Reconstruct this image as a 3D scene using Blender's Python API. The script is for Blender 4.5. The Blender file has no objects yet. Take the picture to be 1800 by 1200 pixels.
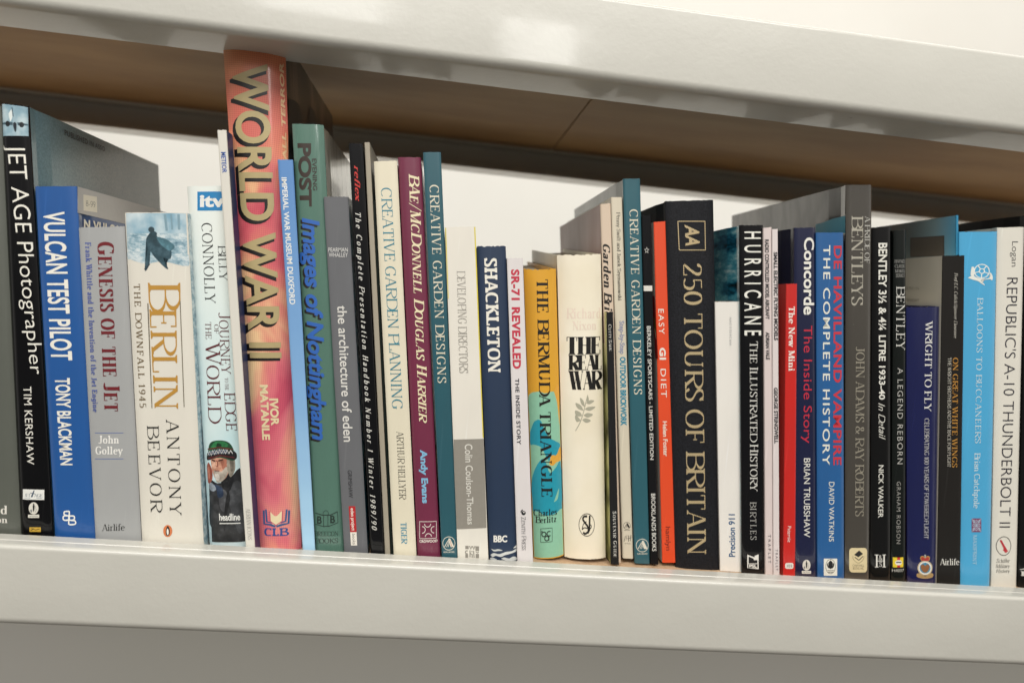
import bpy, bmesh, math, random
from mathutils import Vector, Matrix

random.seed(7)
S = bpy.context.scene
COL = S.collection

# ------------------------------------------------------------------ camera, world, lamps, exposure
CAM_H = 0.190                                  # metres above the shelf board the books stand on
cam_d = bpy.data.cameras.new("camera")
cam = bpy.data.objects.new("camera", cam_d)
COL.objects.link(cam)
AX = ((0.99084417, 0.08497748, 0.10491258),    # world X, Y, Z as seen in camera axes (right, down, forward)
      (-0.0993231, -0.0675397, 0.99276045),
      (0.09144805, -0.99409115, -0.0584811))
cam.matrix_world = Matrix(((AX[0][0], -AX[0][1], -AX[0][2], 0.0),
                           (AX[1][0], -AX[1][1], -AX[1][2], 0.0),
                           (AX[2][0], -AX[2][1], -AX[2][2], CAM_H),
                           (0, 0, 0, 1)))
cam_d.sensor_width = 36.0
cam_d.lens = 24.988
cam_d.clip_start = 0.01
cam_d.clip_end = 60.0
cam_d.dof.use_dof = True
cam_d.dof.focus_distance = 0.50
cam_d.dof.aperture_fstop = 4.5
S.camera = cam

w = bpy.data.worlds.new("World")
S.world = w
w.use_nodes = True
bg = w.node_tree.nodes["Background"]
# the rest of the room as even surroundings: pale ceiling, dim walls, darker floor
_tc = w.node_tree.nodes.new('ShaderNodeTexCoord')
_sp = w.node_tree.nodes.new('ShaderNodeSeparateXYZ')
_rp = w.node_tree.nodes.new('ShaderNodeValToRGB')
_mr = w.node_tree.nodes.new('ShaderNodeMapRange')
_mr.inputs[1].default_value, _mr.inputs[2].default_value = -1.0, 1.0
w.node_tree.links.new(_tc.outputs['Generated'], _sp.inputs[0])
w.node_tree.links.new(_sp.outputs[2], _mr.inputs[0])
w.node_tree.links.new(_mr.outputs[0], _rp.inputs[0])
_rp.color_ramp.elements[0].position, _rp.color_ramp.elements[0].color = 0.47, (0.125, 0.122, 0.118, 1)
_rp.color_ramp.elements[1].position, _rp.color_ramp.elements[1].color = 0.76, (1.0, 0.96, 0.90, 1)
# pale side walls to the left and right of the viewer
_ab = w.node_tree.nodes.new('ShaderNodeMath')
_ab.operation = 'ABSOLUTE'
w.node_tree.links.new(_sp.outputs[0], _ab.inputs[0])
_sd = w.node_tree.nodes.new('ShaderNodeMapRange')
_sd.inputs[1].default_value, _sd.inputs[2].default_value, _sd.inputs[4].default_value = 0.72, 0.92, 0.8
w.node_tree.links.new(_ab.outputs[0], _sd.inputs[0])
_mx = w.node_tree.nodes.new('ShaderNodeMix')
_mx.data_type = 'RGBA'
w.node_tree.links.new(_sd.outputs[0], _mx.inputs[0])
w.node_tree.links.new(_rp.outputs[0], _mx.inputs[6])
_mx.inputs[7].default_value = (0.72, 0.69, 0.64, 1)
w.node_tree.links.new(_mx.outputs[2], bg.inputs[0])
bg.inputs[1].default_value = 0.85


def area(name, loc, target, sx, sy, power, col=(1.0, 0.93, 0.82)):
    l = bpy.data.lights.new(name, 'AREA')
    l.shape = 'RECTANGLE'
    l.size, l.size_y, l.energy, l.color = sx, sy, power, col
    o = bpy.data.objects.new(name, l)
    COL.objects.link(o)
    o.location = loc
    d = Vector(target) - Vector(loc)
    o.rotation_euler = d.to_track_quat('-Z', 'Y').to_euler()
    return o


# ceiling fittings of the room: a row above and in front of the rack, two farther back, one over the wall behind
area("ceiling_lamp", (0.0, -1.05, 1.95), (0.1, .5, 0.05), 2.6, .9, 58, (1.0, 0.98, 0.94))
area("ceiling_lamp", (-0.75, -3.0, 1.70), (-0.1, .5, 0), .7, .5, 9, (1.0, 0.98, 0.94))
area("ceiling_lamp", (0.42, -3.0, 1.48), (0.1, .5, 0), .4, .7, 8, (1.0, 0.98, 0.94))
area("ceiling_lamp", (0.4, 1.15, 1.9), (0.4, 1.5, 0.4), 2.8, .3, 9, (1.0, 0.98, 0.94))

S.view_settings.view_transform = 'Standard'
S.view_settings.look = 'None'
S.view_settings.exposure = 0.08
S.view_settings.gamma = 1.0
S.view_settings.use_curve_mapping = False
S.render.engine = 'CYCLES'
S.cycles.use_denoising = True
S.cycles.max_bounces = 8


# ------------------------------------------------------------------ materials
def lin(h):
    h = h.lstrip('#')
    r = []
    for i in (0, 2, 4):
        c = int(h[i:i + 2], 16) / 255
        r.append(c / 12.92 if c < 0.04045 else ((c + 0.055) / 1.055) ** 2.4)
    return (*r, 1)


MATS = {}


def base_mat(key, rough=0.4, coat=0.0, spec=0.5):
    m = bpy.data.materials.new(key)
    m.use_nodes = True
    nt = m.node_tree
    b = nt.nodes["Principled BSDF"]
    b.inputs['Roughness'].default_value = rough
    b.inputs['Coat Weight'].default_value = coat
    b.inputs['Coat Roughness'].default_value = 0.09
    b.inputs['Specular IOR Level'].default_value = spec
    return m, nt, b


def node(nt, t, **kw):
    n = nt.nodes.new(t)
    for k, v in kw.items():
        if k in n.inputs:
            n.inputs[k].default_value = v
        else:
            setattr(n, k, v)
    return n


def coords(nt, scale=(1, 1, 1)):
    tc = nt.nodes.new('ShaderNodeTexCoord')
    mp = nt.nodes.new('ShaderNodeMapping')
    mp.inputs['Scale'].default_value = scale
    nt.links.new(tc.outputs['Object'], mp.inputs['Vector'])
    return mp.outputs['Vector']


def mix(nt, fac, a, b, mode='MIX'):
    n = nt.nodes.new('ShaderNodeMix')
    n.data_type = 'RGBA'
    n.blend_type = mode
    for sock, v in ((n.inputs[0], fac), (n.inputs[6], a), (n.inputs[7], b)):
        if isinstance(v, (int, float)):
            sock.default_value = v
        elif isinstance(v, tuple):
            sock.default_value = v
        else:
            nt.links.new(v, sock)
    return n.outputs[2]


def ramp(nt, fac, stops, interp='LINEAR'):
    n = nt.nodes.new('ShaderNodeValToRGB')
    n.color_ramp.interpolation = interp
    e = n.color_ramp.elements
    while len(e) < len(stops):
        e.new(0.5)
    for el, (p, c) in zip(e, stops):
        el.position = p
        el.color = c
    nt.links.new(fac, n.inputs[0])
    return n.outputs[0]


def bump(nt, b, height, strength=0.1, dist=0.0005):
    n = nt.nodes.new('ShaderNodeBump')
    n.inputs['Strength'].default_value = strength
    n.inputs['Distance'].default_value = dist
    nt.links.new(height, n.inputs['Height'])
    nt.links.new(n.outputs[0], b.inputs['Normal'])


def paper(col, finish='satin'):
    """printed card or laminated jacket: faint mottling, hairline scuffs, slight waviness"""
    key = 'print_%s_%s' % (col, finish)
    if key in MATS:
        return MATS[key]
    rough, coat = {'matt': (0.6, 0.0), 'satin': (0.45, 0.12), 'gloss': (0.34, 0.45), 'film': (0.22, 0.9)}[finish]
    c = lin(col)
    m, nt, b = base_mat(key, rough, coat * (0.7 if max(c[:3]) < 0.03 else 1), 0.1 if max(c[:3]) < 0.03 else 0.5)
    n1 = node(nt, 'ShaderNodeTexNoise', Scale=55.0, Detail=5.0)
    nt.links.new(coords(nt, (1, 1, 0.35)), n1.inputs['Vector'])
    lum = 0.3 * c[0] + 0.6 * c[1] + 0.1 * c[2]
    k = 0.86 if lum > 0.3 else 0.8
    dk = tuple(x * k for x in c[:3]) + (1,)
    base = mix(nt, n1.outputs['Fac'], c, dk)
    if finish == 'film':
        b.inputs['Coat Roughness'].default_value = 0.05
    n2 = node(nt, 'ShaderNodeTexNoise', Scale=420.0, Detail=3.0)
    nt.links.new(coords(nt, (1, 1, 0.04)), n2.inputs['Vector'])
    sc = ramp(nt, n2.outputs['Fac'], [(0.66, (0, 0, 0, 1)), (0.8, (1, 1, 1, 1))])
    lite = tuple(min(0.8, x * 1.15 + 0.014) for x in c[:3]) + (1,)
    f = node(nt, 'ShaderNodeMath', operation='MULTIPLY')
    f.inputs[1].default_value = 0.5
    nt.links.new(sc, f.inputs[0])
    base = mix(nt, f.outputs[0], base, lite)
    nt.links.new(base, b.inputs['Base Color'])
    rr = node(nt, 'ShaderNodeMapRange')
    rr.inputs[3].default_value = rough - 0.08
    rr.inputs[4].default_value = rough + 0.12
    nt.links.new(n1.outputs['Fac'], rr.inputs[0])
    nt.links.new(rr.outputs[0], b.inputs['Roughness'])
    n3 = node(nt, 'ShaderNodeTexNoise', Scale=150.0 if finish == 'film' else 38.0, Detail=3.0)
    nt.links.new(coords(nt, (1, 1, 0.07 if finish == 'film' else 0.5)), n3.inputs['Vector'])
    bump(nt, b, n3.outputs['Fac'], 0.55 if finish == 'film' else 0.22, 0.0012)
    MATS[key] = m
    return m


def ink_mat(col):
    key = 'ink_' + col
    if key not in MATS:
        m, nt, b = base_mat(key, 0.42, 0.1)
        n = node(nt, 'ShaderNodeTexNoise', Scale=300.0, Detail=2.0)
        nt.links.new(coords(nt), n.inputs['Vector'])
        c = lin(col)
        nt.links.new(mix(nt, n.outputs['Fac'], c, tuple(x * 0.88 for x in c[:3]) + (1,)), b.inputs['Base Color'])
        MATS[key] = m
    return MATS[key]


def pages_mat():
    if 'pages' not in MATS:
        m, nt, b = base_mat('pages', 0.75, 0, 0.2)
        n = node(nt, 'ShaderNodeTexNoise', Scale=900.0, Detail=2.0)
        nt.links.new(coords(nt, (1, 0.01, 0.01)), n.inputs['Vector'])
        nt.links.new(ramp(nt, n.outputs['Fac'], [(0.3, lin('b9ad95')), (0.7, lin('ded5c0'))]), b.inputs['Base Color'])
        MATS['pages'] = m
    return MATS['pages']


def special(key):
    if key in MATS:
        return MATS[key]
    if key.startswith('p:'):                   # one tone of a printed colour photograph, grainy and uneven
        m, nt, b = base_mat(key.replace(':', 'hoto_'), 0.4, 0.15)
        n = node(nt, 'ShaderNodeTexNoise', Scale=140.0, Detail=7.0, Roughness=0.7)
        nt.links.new(coords(nt), n.inputs['Vector'])
        c = lin(key[2:])
        nt.links.new(ramp(nt, n.outputs['Fac'], [(0.34, tuple(x * .5 for x in c[:3]) + (1,)), (0.52, c), (0.68, tuple(min(.9, x * 1.5 + .02) for x in c[:3]) + (1,))]), b.inputs['Base Color'])
    elif key == 'halftone':                      # pink and orange printed dot screen
        m, nt, b = base_mat(key, 0.35, 0.35)
        n = node(nt, 'ShaderNodeTexNoise', Scale=21.0, Detail=3.5, Distortion=0.6)
        nt.links.new(coords(nt, (1, 1, 0.6)), n.inputs['Vector'])
        tone = ramp(nt, n.outputs['Fac'], [(0.33, lin('c8546a')), (0.44, lin('dc7680')), (0.53, lin('e59a86')), (0.62, lin('f2d6a4'))])
        g = nt.nodes.new('ShaderNodeTexCoord')
        sx = nt.nodes.new('ShaderNodeSeparateXYZ')
        nt.links.new(g.outputs['Object'], sx.inputs[0])
        up = node(nt, 'ShaderNodeMapRange')
        up.inputs[1].default_value, up.inputs[2].default_value = 0.24, 0.36
        nt.links.new(sx.outputs[2], up.inputs[0])
        tone = mix(nt, up.outputs[0], tone, mix(nt, n.outputs['Fac'], lin('b0402c'), lin('f2bc74')))
        v = nt.nodes.new('ShaderNodeTexVoronoi')
        v.inputs['Scale'].default_value = 720.0
        v.inputs['Randomness'].default_value = 0.0
        nt.links.new(coords(nt, (1, 0.001, 1)), v.inputs['Vector'])
        dots = ramp(nt, v.outputs['Distance'], [(0.2, (0.62, 0.45, 0.45, 1)), (0.5, (1.0, 1.0, 1.0, 1))])
        red = node(nt, 'ShaderNodeMapRange')
        red.inputs[1].default_value, red.inputs[2].default_value = 0.10, 0.20
        nt.links.new(sx.outputs[2], red.inputs[0])
        top = mix(nt, red.outputs[0], (1, 1, 1, 1), (0.92, 0.72, 0.70, 1))
        tone = mix(nt, 1.0, tone, top, 'MULTIPLY')
        nt.links.new(mix(nt, 0.42, tone, dots, 'MULTIPLY'), b.inputs['Base Color'])
        n3 = node(nt, 'ShaderNodeTexNoise', Scale=45.0)
        nt.links.new(coords(nt), n3.inputs['Vector'])
        bump(nt, b, n3.outputs['Fac'], 0.35, 0.0012)
    elif key == 'cloth':                       # black book cloth
        m, nt, b = base_mat(key, 0.55, 0.0, 0.2)
        wv = node(nt, 'ShaderNodeTexNoise', Scale=1500.0, Detail=1.0)
        nt.links.new(coords(nt), wv.inputs['Vector'])
        nt.links.new(ramp(nt, wv.outputs['Fac'], [(0.35, lin('0e0f12')), (0.75, lin('24252a'))]), b.inputs['Base Color'])
        bump(nt, b, wv.outputs['Fac'], 0.5, 0.0003)
    elif key == 'gilt':                        # hatched gold blocking
        m, nt, b = base_mat(key, 0.42, 0.0, 0.5)
        wv = node(nt, 'ShaderNodeTexWave', Scale=420.0, Distortion=0.6)
        wv.bands_direction = 'DIAGONAL'
        nt.links.new(coords(nt), wv.inputs['Vector'])
        nt.links.new(ramp(nt, wv.outputs['Fac'], [(0.2, lin('8d7a58')), (0.7, lin('d8c49a'))]), b.inputs['Base Color'])
        b.inputs['Metallic'].default_value = 0.25
    elif key == 'jetcover':                    # grey-teal grainy photograph
        m, nt, b = base_mat(key, 0.38, 0.3)
        n = node(nt, 'ShaderNodeTexNoise', Scale=14.0, Detail=4.0)
        nt.links.new(coords(nt), n.inputs['Vector'])
        n2 = node(nt, 'ShaderNodeTexNoise', Scale=700.0, Detail=2.0)
        nt.links.new(coords(nt), n2.inputs['Vector'])
        g = nt.nodes.new('ShaderNodeTexCoord')
        sx = nt.nodes.new('ShaderNodeSeparateXYZ')
        nt.links.new(g.outputs['Object'], sx.inputs[0])
        mr = node(nt, 'ShaderNodeMapRange')
        mr.inputs[1].default_value, mr.inputs[2].default_value = 0.0, 0.11
        nt.links.new(sx.outputs[1], mr.inputs[0])
        c = mix(nt, n.outputs['Fac'], lin('5d6666'), lin('9aa09b'))
        c = mix(nt, mr.outputs[0], mix(nt, n.outputs['Fac'], lin('39616e'), lin('86a8b0')), c)
        gr = ramp(nt, n2.outputs['Fac'], [(0.35, (0.45, 0.55, 0.58, 1)), (0.65, (1, 1, 1, 1))])
        nt.links.new(mix(nt, 0.6, c, gr, 'MULTIPLY'), b.inputs['Base Color'])
    elif key == 'skyphoto':
        m, nt, b = base_mat(key, 0.36, 0.3)
        n = node(nt, 'ShaderNodeTexNoise', Scale=70.0, Detail=6.0)
        nt.links.new(coords(nt), n.inputs['Vector'])
        nt.links.new(ramp(nt, n.outputs['Fac'], [(0.3, lin('587f92')), (0.5, lin('8fabb6')), (0.7, lin('c4d2d4'))]), b.inputs['Base Color'])
    elif key == 'rubble':                      # blue-toned rubble photograph
        m, nt, b = base_mat(key, 0.4, 0.2)
        n = node(nt, 'ShaderNodeTexNoise', Scale=170.0, Detail=8.0, Roughness=0.75)
        nt.links.new(coords(nt, (0.7, 1, 1.5)), n.inputs['Vector'])
        nt.links.new(ramp(nt, n.outputs['Fac'], [(0.33, lin('4f7484')), (0.47, lin('94afba')), (0.58, lin('d0d8d8')), (0.7, lin('a9bec6'))]), b.inputs['Base Color'])
    elif key == 'rubblesky':
        m, nt, b = base_mat(key, 0.4, 0.2)
        n = node(nt, 'ShaderNodeTexNoise', Scale=60.0, Detail=4.0)
        nt.links.new(coords(nt), n.inputs['Vector'])
        nt.links.new(ramp(nt, n.outputs['Fac'], [(0.35, lin('6f9bb0')), (0.65, lin('c5d3d6'))]), b.inputs['Base Color'])
    elif key == 'ironwork':                    # teal photograph of an iron hangar roof
        m, nt, b = base_mat(key, 0.3, 0.5)
        n = node(nt, 'ShaderNodeTexNoise', Scale=70.0, Detail=7.0, Roughness=0.7)
        nt.links.new(coords(nt, (1, 0.45, 1.6)), n.inputs['Vector'])
        nt.links.new(ramp(nt, n.outputs['Fac'], [(0.36, lin('06181e')), (0.46, lin('14607c')), (0.56, lin('4f9fb0')), (0.7, lin('c4dcdc'))]), b.inputs['Base Color'])
    elif key == 'bluefade':                    # blue sky print, deep at the head and pale at the foot
        m, nt, b = base_mat(key, 0.4, 0.2)
        g = nt.nodes.new('ShaderNodeTexCoord')
        sx = nt.nodes.new('ShaderNodeSeparateXYZ')
        nt.links.new(g.outputs['Object'], sx.inputs[0])
        n = node(nt, 'ShaderNodeTexNoise', Scale=30.0, Detail=4.0)
        nt.links.new(coords(nt, (0.5, 0.5, 1.2)), n.inputs['Vector'])
        ad = node(nt, 'ShaderNodeMath', operation='MULTIPLY_ADD')
        ad.inputs[1].default_value, ad.inputs[2].default_value = 0.06, -0.03
        nt.links.new(n.outputs['Fac'], ad.inputs[0])
        a2 = node(nt, 'ShaderNodeMath', operation='ADD')
        nt.links.new(ad.outputs[0], a2.inputs[0])
        nt.links.new(sx.outputs[2], a2.inputs[1])
        mr = node(nt, 'ShaderNodeMapRange')
        mr.inputs[1].default_value, mr.inputs[2].default_value = 0.0, 0.25
        nt.links.new(a2.outputs[0], mr.inputs[0])
        nt.links.new(ramp(nt, mr.outputs[0], [(0.0, lin('a9cfe6')), (0.45, lin('7fa9d2')), (1.0, lin('5a87bd'))]), b.inputs['Base Color'])
    elif key == 'palefade':                    # pale sky print
        m, nt, b = base_mat(key, 0.38, 0.25)
        g = nt.nodes.new('ShaderNodeTexCoord')
        sx = nt.nodes.new('ShaderNodeSeparateXYZ')
        nt.links.new(g.outputs['Object'], sx.inputs[0])
        mr = node(nt, 'ShaderNodeMapRange')
        mr.inputs[1].default_value, mr.inputs[2].default_value = 0.0, 0.25
        nt.links.new(sx.outputs[2], mr.inputs[0])
        n = node(nt, 'ShaderNodeTexNoise', Scale=45.0, Detail=3.0)
        nt.links.new(coords(nt, (1, 1, 0.4)), n.inputs['Vector'])
        c = ramp(nt, mr.outputs[0], [(0.0, lin('8fb6c6')), (0.3, lin('a5cdd4')), (0.62, lin('cfe0de')), (0.9, lin('e4e3da'))])
        nt.links.new(mix(nt, n.outputs['Fac'], c, tuple(x for x in lin('dfe8e4'))), b.inputs['Base Color'])
    elif key == 'aged':                        # yellowed jacket, browner towards the foot where it was handled
        m, nt, b = base_mat(key, 0.5, 0.05)
        n = node(nt, 'ShaderNodeTexNoise', Scale=22.0, Detail=5.0)
        nt.links.new(coords(nt, (1, 1, 0.6)), n.inputs['Vector'])
        nt.links.new(ramp(nt, n.outputs['Fac'], [(0.35, lin('e2d8c0')), (0.6, lin('e9e1cd')), (0.75, lin('dccfae'))]), b.inputs['Base Color'])
        n3 = node(nt, 'ShaderNodeTexNoise', Scale=50.0, Detail=2.0)
        nt.links.new(coords(nt), n3.inputs['Vector'])
        bump(nt, b, n3.outputs['Fac'], 0.4, 0.001)
    elif key == 'crumple':                     # loose crumpled clear film, its glare painted in as pale tones
        m, nt, b = base_mat(key, 0.3, 1.0)
        n = node(nt, 'ShaderNodeTexNoise', Scale=40.0, Detail=4.0, Roughness=0.6)
        nt.links.new(coords(nt, (1, 2.2, 0.5)), n.inputs['Vector'])
        nt.links.new(ramp(nt, n.outputs['Fac'], [(0.38, lin('8f8b80')), (0.55, lin('b9b5a8')), (0.7, lin('d0ccc0'))]), b.inputs['Base Color'])
        bump(nt, b, n.outputs['Fac'], 0.9, 0.004)
    elif key == 'darkfilm':                    # creased clear film over a dark jacket, crease highlights painted as paler blotches
        m, nt, b = base_mat(key, 0.3, 0.9)
        n = node(nt, 'ShaderNodeTexNoise', Scale=13.0, Detail=2.5, Roughness=0.5)
        nt.links.new(coords(nt, (1, 1.6, 0.8)), n.inputs['Vector'])
        nt.links.new(ramp(nt, n.outputs['Fac'], [(0.4, lin('1c1a18')), (0.55, lin('302d29')), (0.7, lin('5a554c'))]), b.inputs['Base Color'])
        bump(nt, b, n.outputs['Fac'], 0.8, 0.006)
    elif key == 'crowcover':                   # dark painted cover
        m, nt, b = base_mat(key, 0.35, 0.4)
        n = node(nt, 'ShaderNodeTexNoise', Scale=26.0, Detail=5.0)
        nt.links.new(coords(nt, (1, 1.6, 0.5)), n.inputs['Vector'])
        nt.links.new(ramp(nt, n.outputs['Fac'], [(0.42, lin('15110f')), (0.56, lin('3d2f26')), (0.7, lin('6d5a48'))]), b.inputs['Base Color'])
    elif key == 'greengraph':                  # yellow-green landscape print
        m, nt, b = base_mat(key, 0.4, 0.2)
        n = node(nt, 'ShaderNodeTexNoise', Scale=40.0, Detail=5.0)
        nt.links.new(coords(nt, (1, 1, 0.7)), n.inputs['Vector'])
        nt.links.new(ramp(nt, n.outputs['Fac'], [(0.36, lin('4d4a28')), (0.5, lin('b7b878')), (0.65, lin('d9d29a'))]), b.inputs['Base Color'])
    elif key == 'speckle':                     # green leafy cover
        m, nt, b = base_mat(key, 0.35, 0.3)
        n = node(nt, 'ShaderNodeTexNoise', Scale=420.0, Detail=4.0)
        nt.links.new(coords(nt), n.inputs['Vector'])
        nt.links.new(ramp(nt, n.outputs['Fac'], [(0.4, lin('0d2a26')), (0.55, lin('2f6a60')), (0.7, lin('b9d0b8'))]), b.inputs['Base Color'])
    elif key == 'greyblue':                    # photographic cover, grey at the fore-edge and blue by the spine
        m, nt, b = base_mat(key, 0.35, 0.3)
        g = nt.nodes.new('ShaderNodeTexCoord')
        sx = nt.nodes.new('ShaderNodeSeparateXYZ')
        nt.links.new(g.outputs['Object'], sx.inputs[0])
        mr = node(nt, 'ShaderNodeMapRange')
        mr.inputs[1].default_value, mr.inputs[2].default_value = 0.0, 0.075
        nt.links.new(sx.outputs[1], mr.inputs[0])
        nt.links.new(ramp(nt, mr.outputs[0], [(0.0, lin('5aa2c4')), (0.3, lin('87a6ae')), (1.0, lin('6a6a62'))]), b.inputs['Base Color'])
    elif key == 'beam_paint':                  # light grey powder coat with orange peel
        m, nt, b = base_mat(key, 0.4, 0.6, 0.5)
        n = node(nt, 'ShaderNodeTexNoise', Scale=9.0, Detail=5.0)
        nt.links.new(coords(nt, (0.5, 1, 1)), n.inputs['Vector'])
        nt.links.new(ramp(nt, n.outputs['Fac'], [(0.35, lin('bbb9b0')), (0.65, lin('c2c0b7'))]), b.inputs['Base Color'])
        n2 = node(nt, 'ShaderNodeTexNoise', Scale=260.0, Detail=2.0)
        nt.links.new(coords(nt), n2.inputs['Vector'])
        n4 = node(nt, 'ShaderNodeTexNoise', Scale=26.0, Detail=2.0)
        nt.links.new(coords(nt), n4.inputs['Vector'])
        ad = node(nt, 'ShaderNodeMath', operation='MULTIPLY_ADD')
        ad.inputs[1].default_value = 4.0
        nt.links.new(n4.outputs['Fac'], ad.inputs[0])
        nt.links.new(n2.outputs['Fac'], ad.inputs[2])
        bump(nt, b, ad.outputs[0], 0.2, 0.0006)
        cr = node(nt, 'ShaderNodeTexNoise', Scale=34.0, Detail=7.0, Roughness=0.7)
        nt.links.new(coords(nt, (0.6, 1, 1)), cr.inputs['Vector'])
        nt.links.new(ramp(nt, cr.outputs['Fac'], [(0.35, (.04, .04, .04, 1)), (0.65, (.17, .17, .17, 1))]), b.inputs['Coat Roughness'])
        # small chips and specks of dirt
        sp = nt.nodes.new('ShaderNodeTexVoronoi')
        sp.inputs['Scale'].default_value = 26.0
        nt.links.new(coords(nt), sp.inputs['Vector'])
        spk = ramp(nt, sp.outputs['Distance'], [(0.018, (1, 1, 1, 1)), (0.03, (0, 0, 0, 1))])
        old = b.inputs['Base Color'].links[0].from_socket
        nt.links.new(mix(nt, spk, old, lin('8f8b80')), b.inputs['Base Color'])
    elif key == 'chipboard':
        m, nt, b = base_mat(key, 0.65, 0, 0.3)
        n = node(nt, 'ShaderNodeTexNoise', Scale=260.0, Detail=5.0, Roughness=0.7)
        nt.links.new(coords(nt, (0.6, 1.6, 1)), n.inputs['Vector'])
        n2 = node(nt, 'ShaderNodeTexNoise', Scale=5.0, Detail=4.0)
        nt.links.new(coords(nt), n2.inputs['Vector'])
        c = ramp(nt, n.outputs['Fac'], [(0.3, lin('a88a6c')), (0.5, lin('c6a888')), (0.72, lin('dcc3a4'))])
        nt.links.new(mix(nt, 0.25, c, mix(nt, n2.outputs['Fac'], lin('a08468'), lin('dcc6a8')), 'MULTIPLY'), b.inputs['Base Color'])
        bump(nt, b, n.outputs['Fac'], 0.2, 0.0004)
    elif key == 'hardboard':                   # dark brown underside of the upper board
        m, nt, b = base_mat(key, 0.6, 0, 0.3)
        n = node(nt, 'ShaderNodeTexNoise', Scale=16.0, Detail=6.0)
        nt.links.new(coords(nt, (0.35, 1, 1)), n.inputs['Vector'])
        nt.links.new(ramp(nt, n.outputs['Fac'], [(0.35, lin('9c8262')), (0.65, lin('b09672'))]), b.inputs['Base Color'])
    elif key == 'grey_wall':                   # wall paint greyed to stand in for shade under the shelf, greenish in places
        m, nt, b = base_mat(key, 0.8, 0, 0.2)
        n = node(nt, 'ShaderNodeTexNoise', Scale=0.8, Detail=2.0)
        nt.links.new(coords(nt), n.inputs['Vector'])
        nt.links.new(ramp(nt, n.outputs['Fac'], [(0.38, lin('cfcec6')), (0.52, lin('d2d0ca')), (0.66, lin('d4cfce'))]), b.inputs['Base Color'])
    elif key == 'wall_paint':
        m, nt, b = base_mat(key, 0.8, 0, 0.2)
        n = node(nt, 'ShaderNodeTexNoise', Scale=2.2, Detail=6.0)
        nt.links.new(coords(nt), n.inputs['Vector'])
        nt.links.new(ramp(nt, n.outputs['Fac'], [(0.3, lin('e4e2db')), (0.7, lin('ecebe5'))]), b.inputs['Base Color'])
        n2 = node(nt, 'ShaderNodeTexNoise', Scale=160.0, Detail=3.0)
        nt.links.new(coords(nt), n2.inputs['Vector'])
        bump(nt, b, n2.outputs['Fac'], 0.2, 0.001)
    MATS[key] = m
    return m


def mat(spec):
    """'rrggbb', 'rrggbb/gloss' or the name of a special material"""
    if '/' in spec:
        return paper(*spec.split('/'))
    if len(spec) == 6 and all(ch in '0123456789abcdef' for ch in spec):
        return paper(spec)
    return special(spec)


# ------------------------------------------------------------------ scene graph helpers
def empty(name, loc, label, cat, group=None):
    o = bpy.data.objects.new(name, None)
    o.empty_display_size = 0.02
    COL.objects.link(o)
    o.location = loc
    o['label'] = label
    o['category'] = cat
    if group:
        o['group'] = group
    return o


def mesh_obj(name, verts, faces, mats, parent=None, origin=(0, 0, 0), smooth=False, midx=None, bevel=0.0):
    me = bpy.data.meshes.new(name)
    ox, oy, oz = origin
    me.from_pydata([(x - ox, y - oy, z - oz) for x, y, z in verts], [], faces)
    for m in mats:
        me.materials.append(m)
    if midx:
        for p, i in zip(me.polygons, midx):
            p.material_index = i
    bm = bmesh.new()
    bm.from_mesh(me)
    if bevel:
        bmesh.ops.remove_doubles(bm, verts=bm.verts, dist=1e-6)
        bmesh.ops.bevel(bm, geom=list(bm.edges), offset=bevel, segments=2, affect='EDGES', profile=0.5)
    bmesh.ops.recalc_face_normals(bm, faces=bm.faces)
    bm.to_mesh(me)
    bm.free()
    if smooth:
        me.polygons.foreach_set('use_smooth', [True] * len(me.polygons))
    o = bpy.data.objects.new(name, me)
    COL.objects.link(o)
    if parent:
        o.parent = parent
    return o


def hexa(c, v0=0):
    """faces of an eight-cornered solid: corners 0-3 near ring, 4-7 far ring"""
    return [tuple(v0 + i for i in f) for f in ((0, 1, 2, 3), (7, 6, 5, 4), (0, 4, 5, 1), (1, 5, 6, 2), (2, 6, 7, 3), (3, 7, 4, 0))]


# ------------------------------------------------------------------ lettering
def arc(cx, cy, rx, ry, a0, a1, n=10):
    return [(cx + rx * math.cos(math.radians(a0 + (a1 - a0) * i / n)), cy + ry * math.sin(math.radians(a0 + (a1 - a0) * i / n))) for i in range(n + 1)]


def smooth_pts(p, n=3):
    out = []
    for i in range(len(p) - 1):
        p0, p1, p2, p3 = p[max(i - 1, 0)], p[i], p[i + 1], p[min(i + 2, len(p) - 1)]
        for k in range(n):
            t = k / n
            out.append(tuple(0.5 * (2 * p1[j] + (p2[j] - p0[j]) * t + (2 * p0[j] - 5 * p1[j] + 4 * p2[j] - p3[j]) * t * t
                                    + (3 * p1[j] - p0[j] - 3 * p2[j] + p3[j]) * t ** 3) for j in (0, 1)))
    out.append(p[-1])
    return out


def SS(x, y0=0, y1=1, f='11'):
    return ('S', x, y0, x, y1, f)


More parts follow.
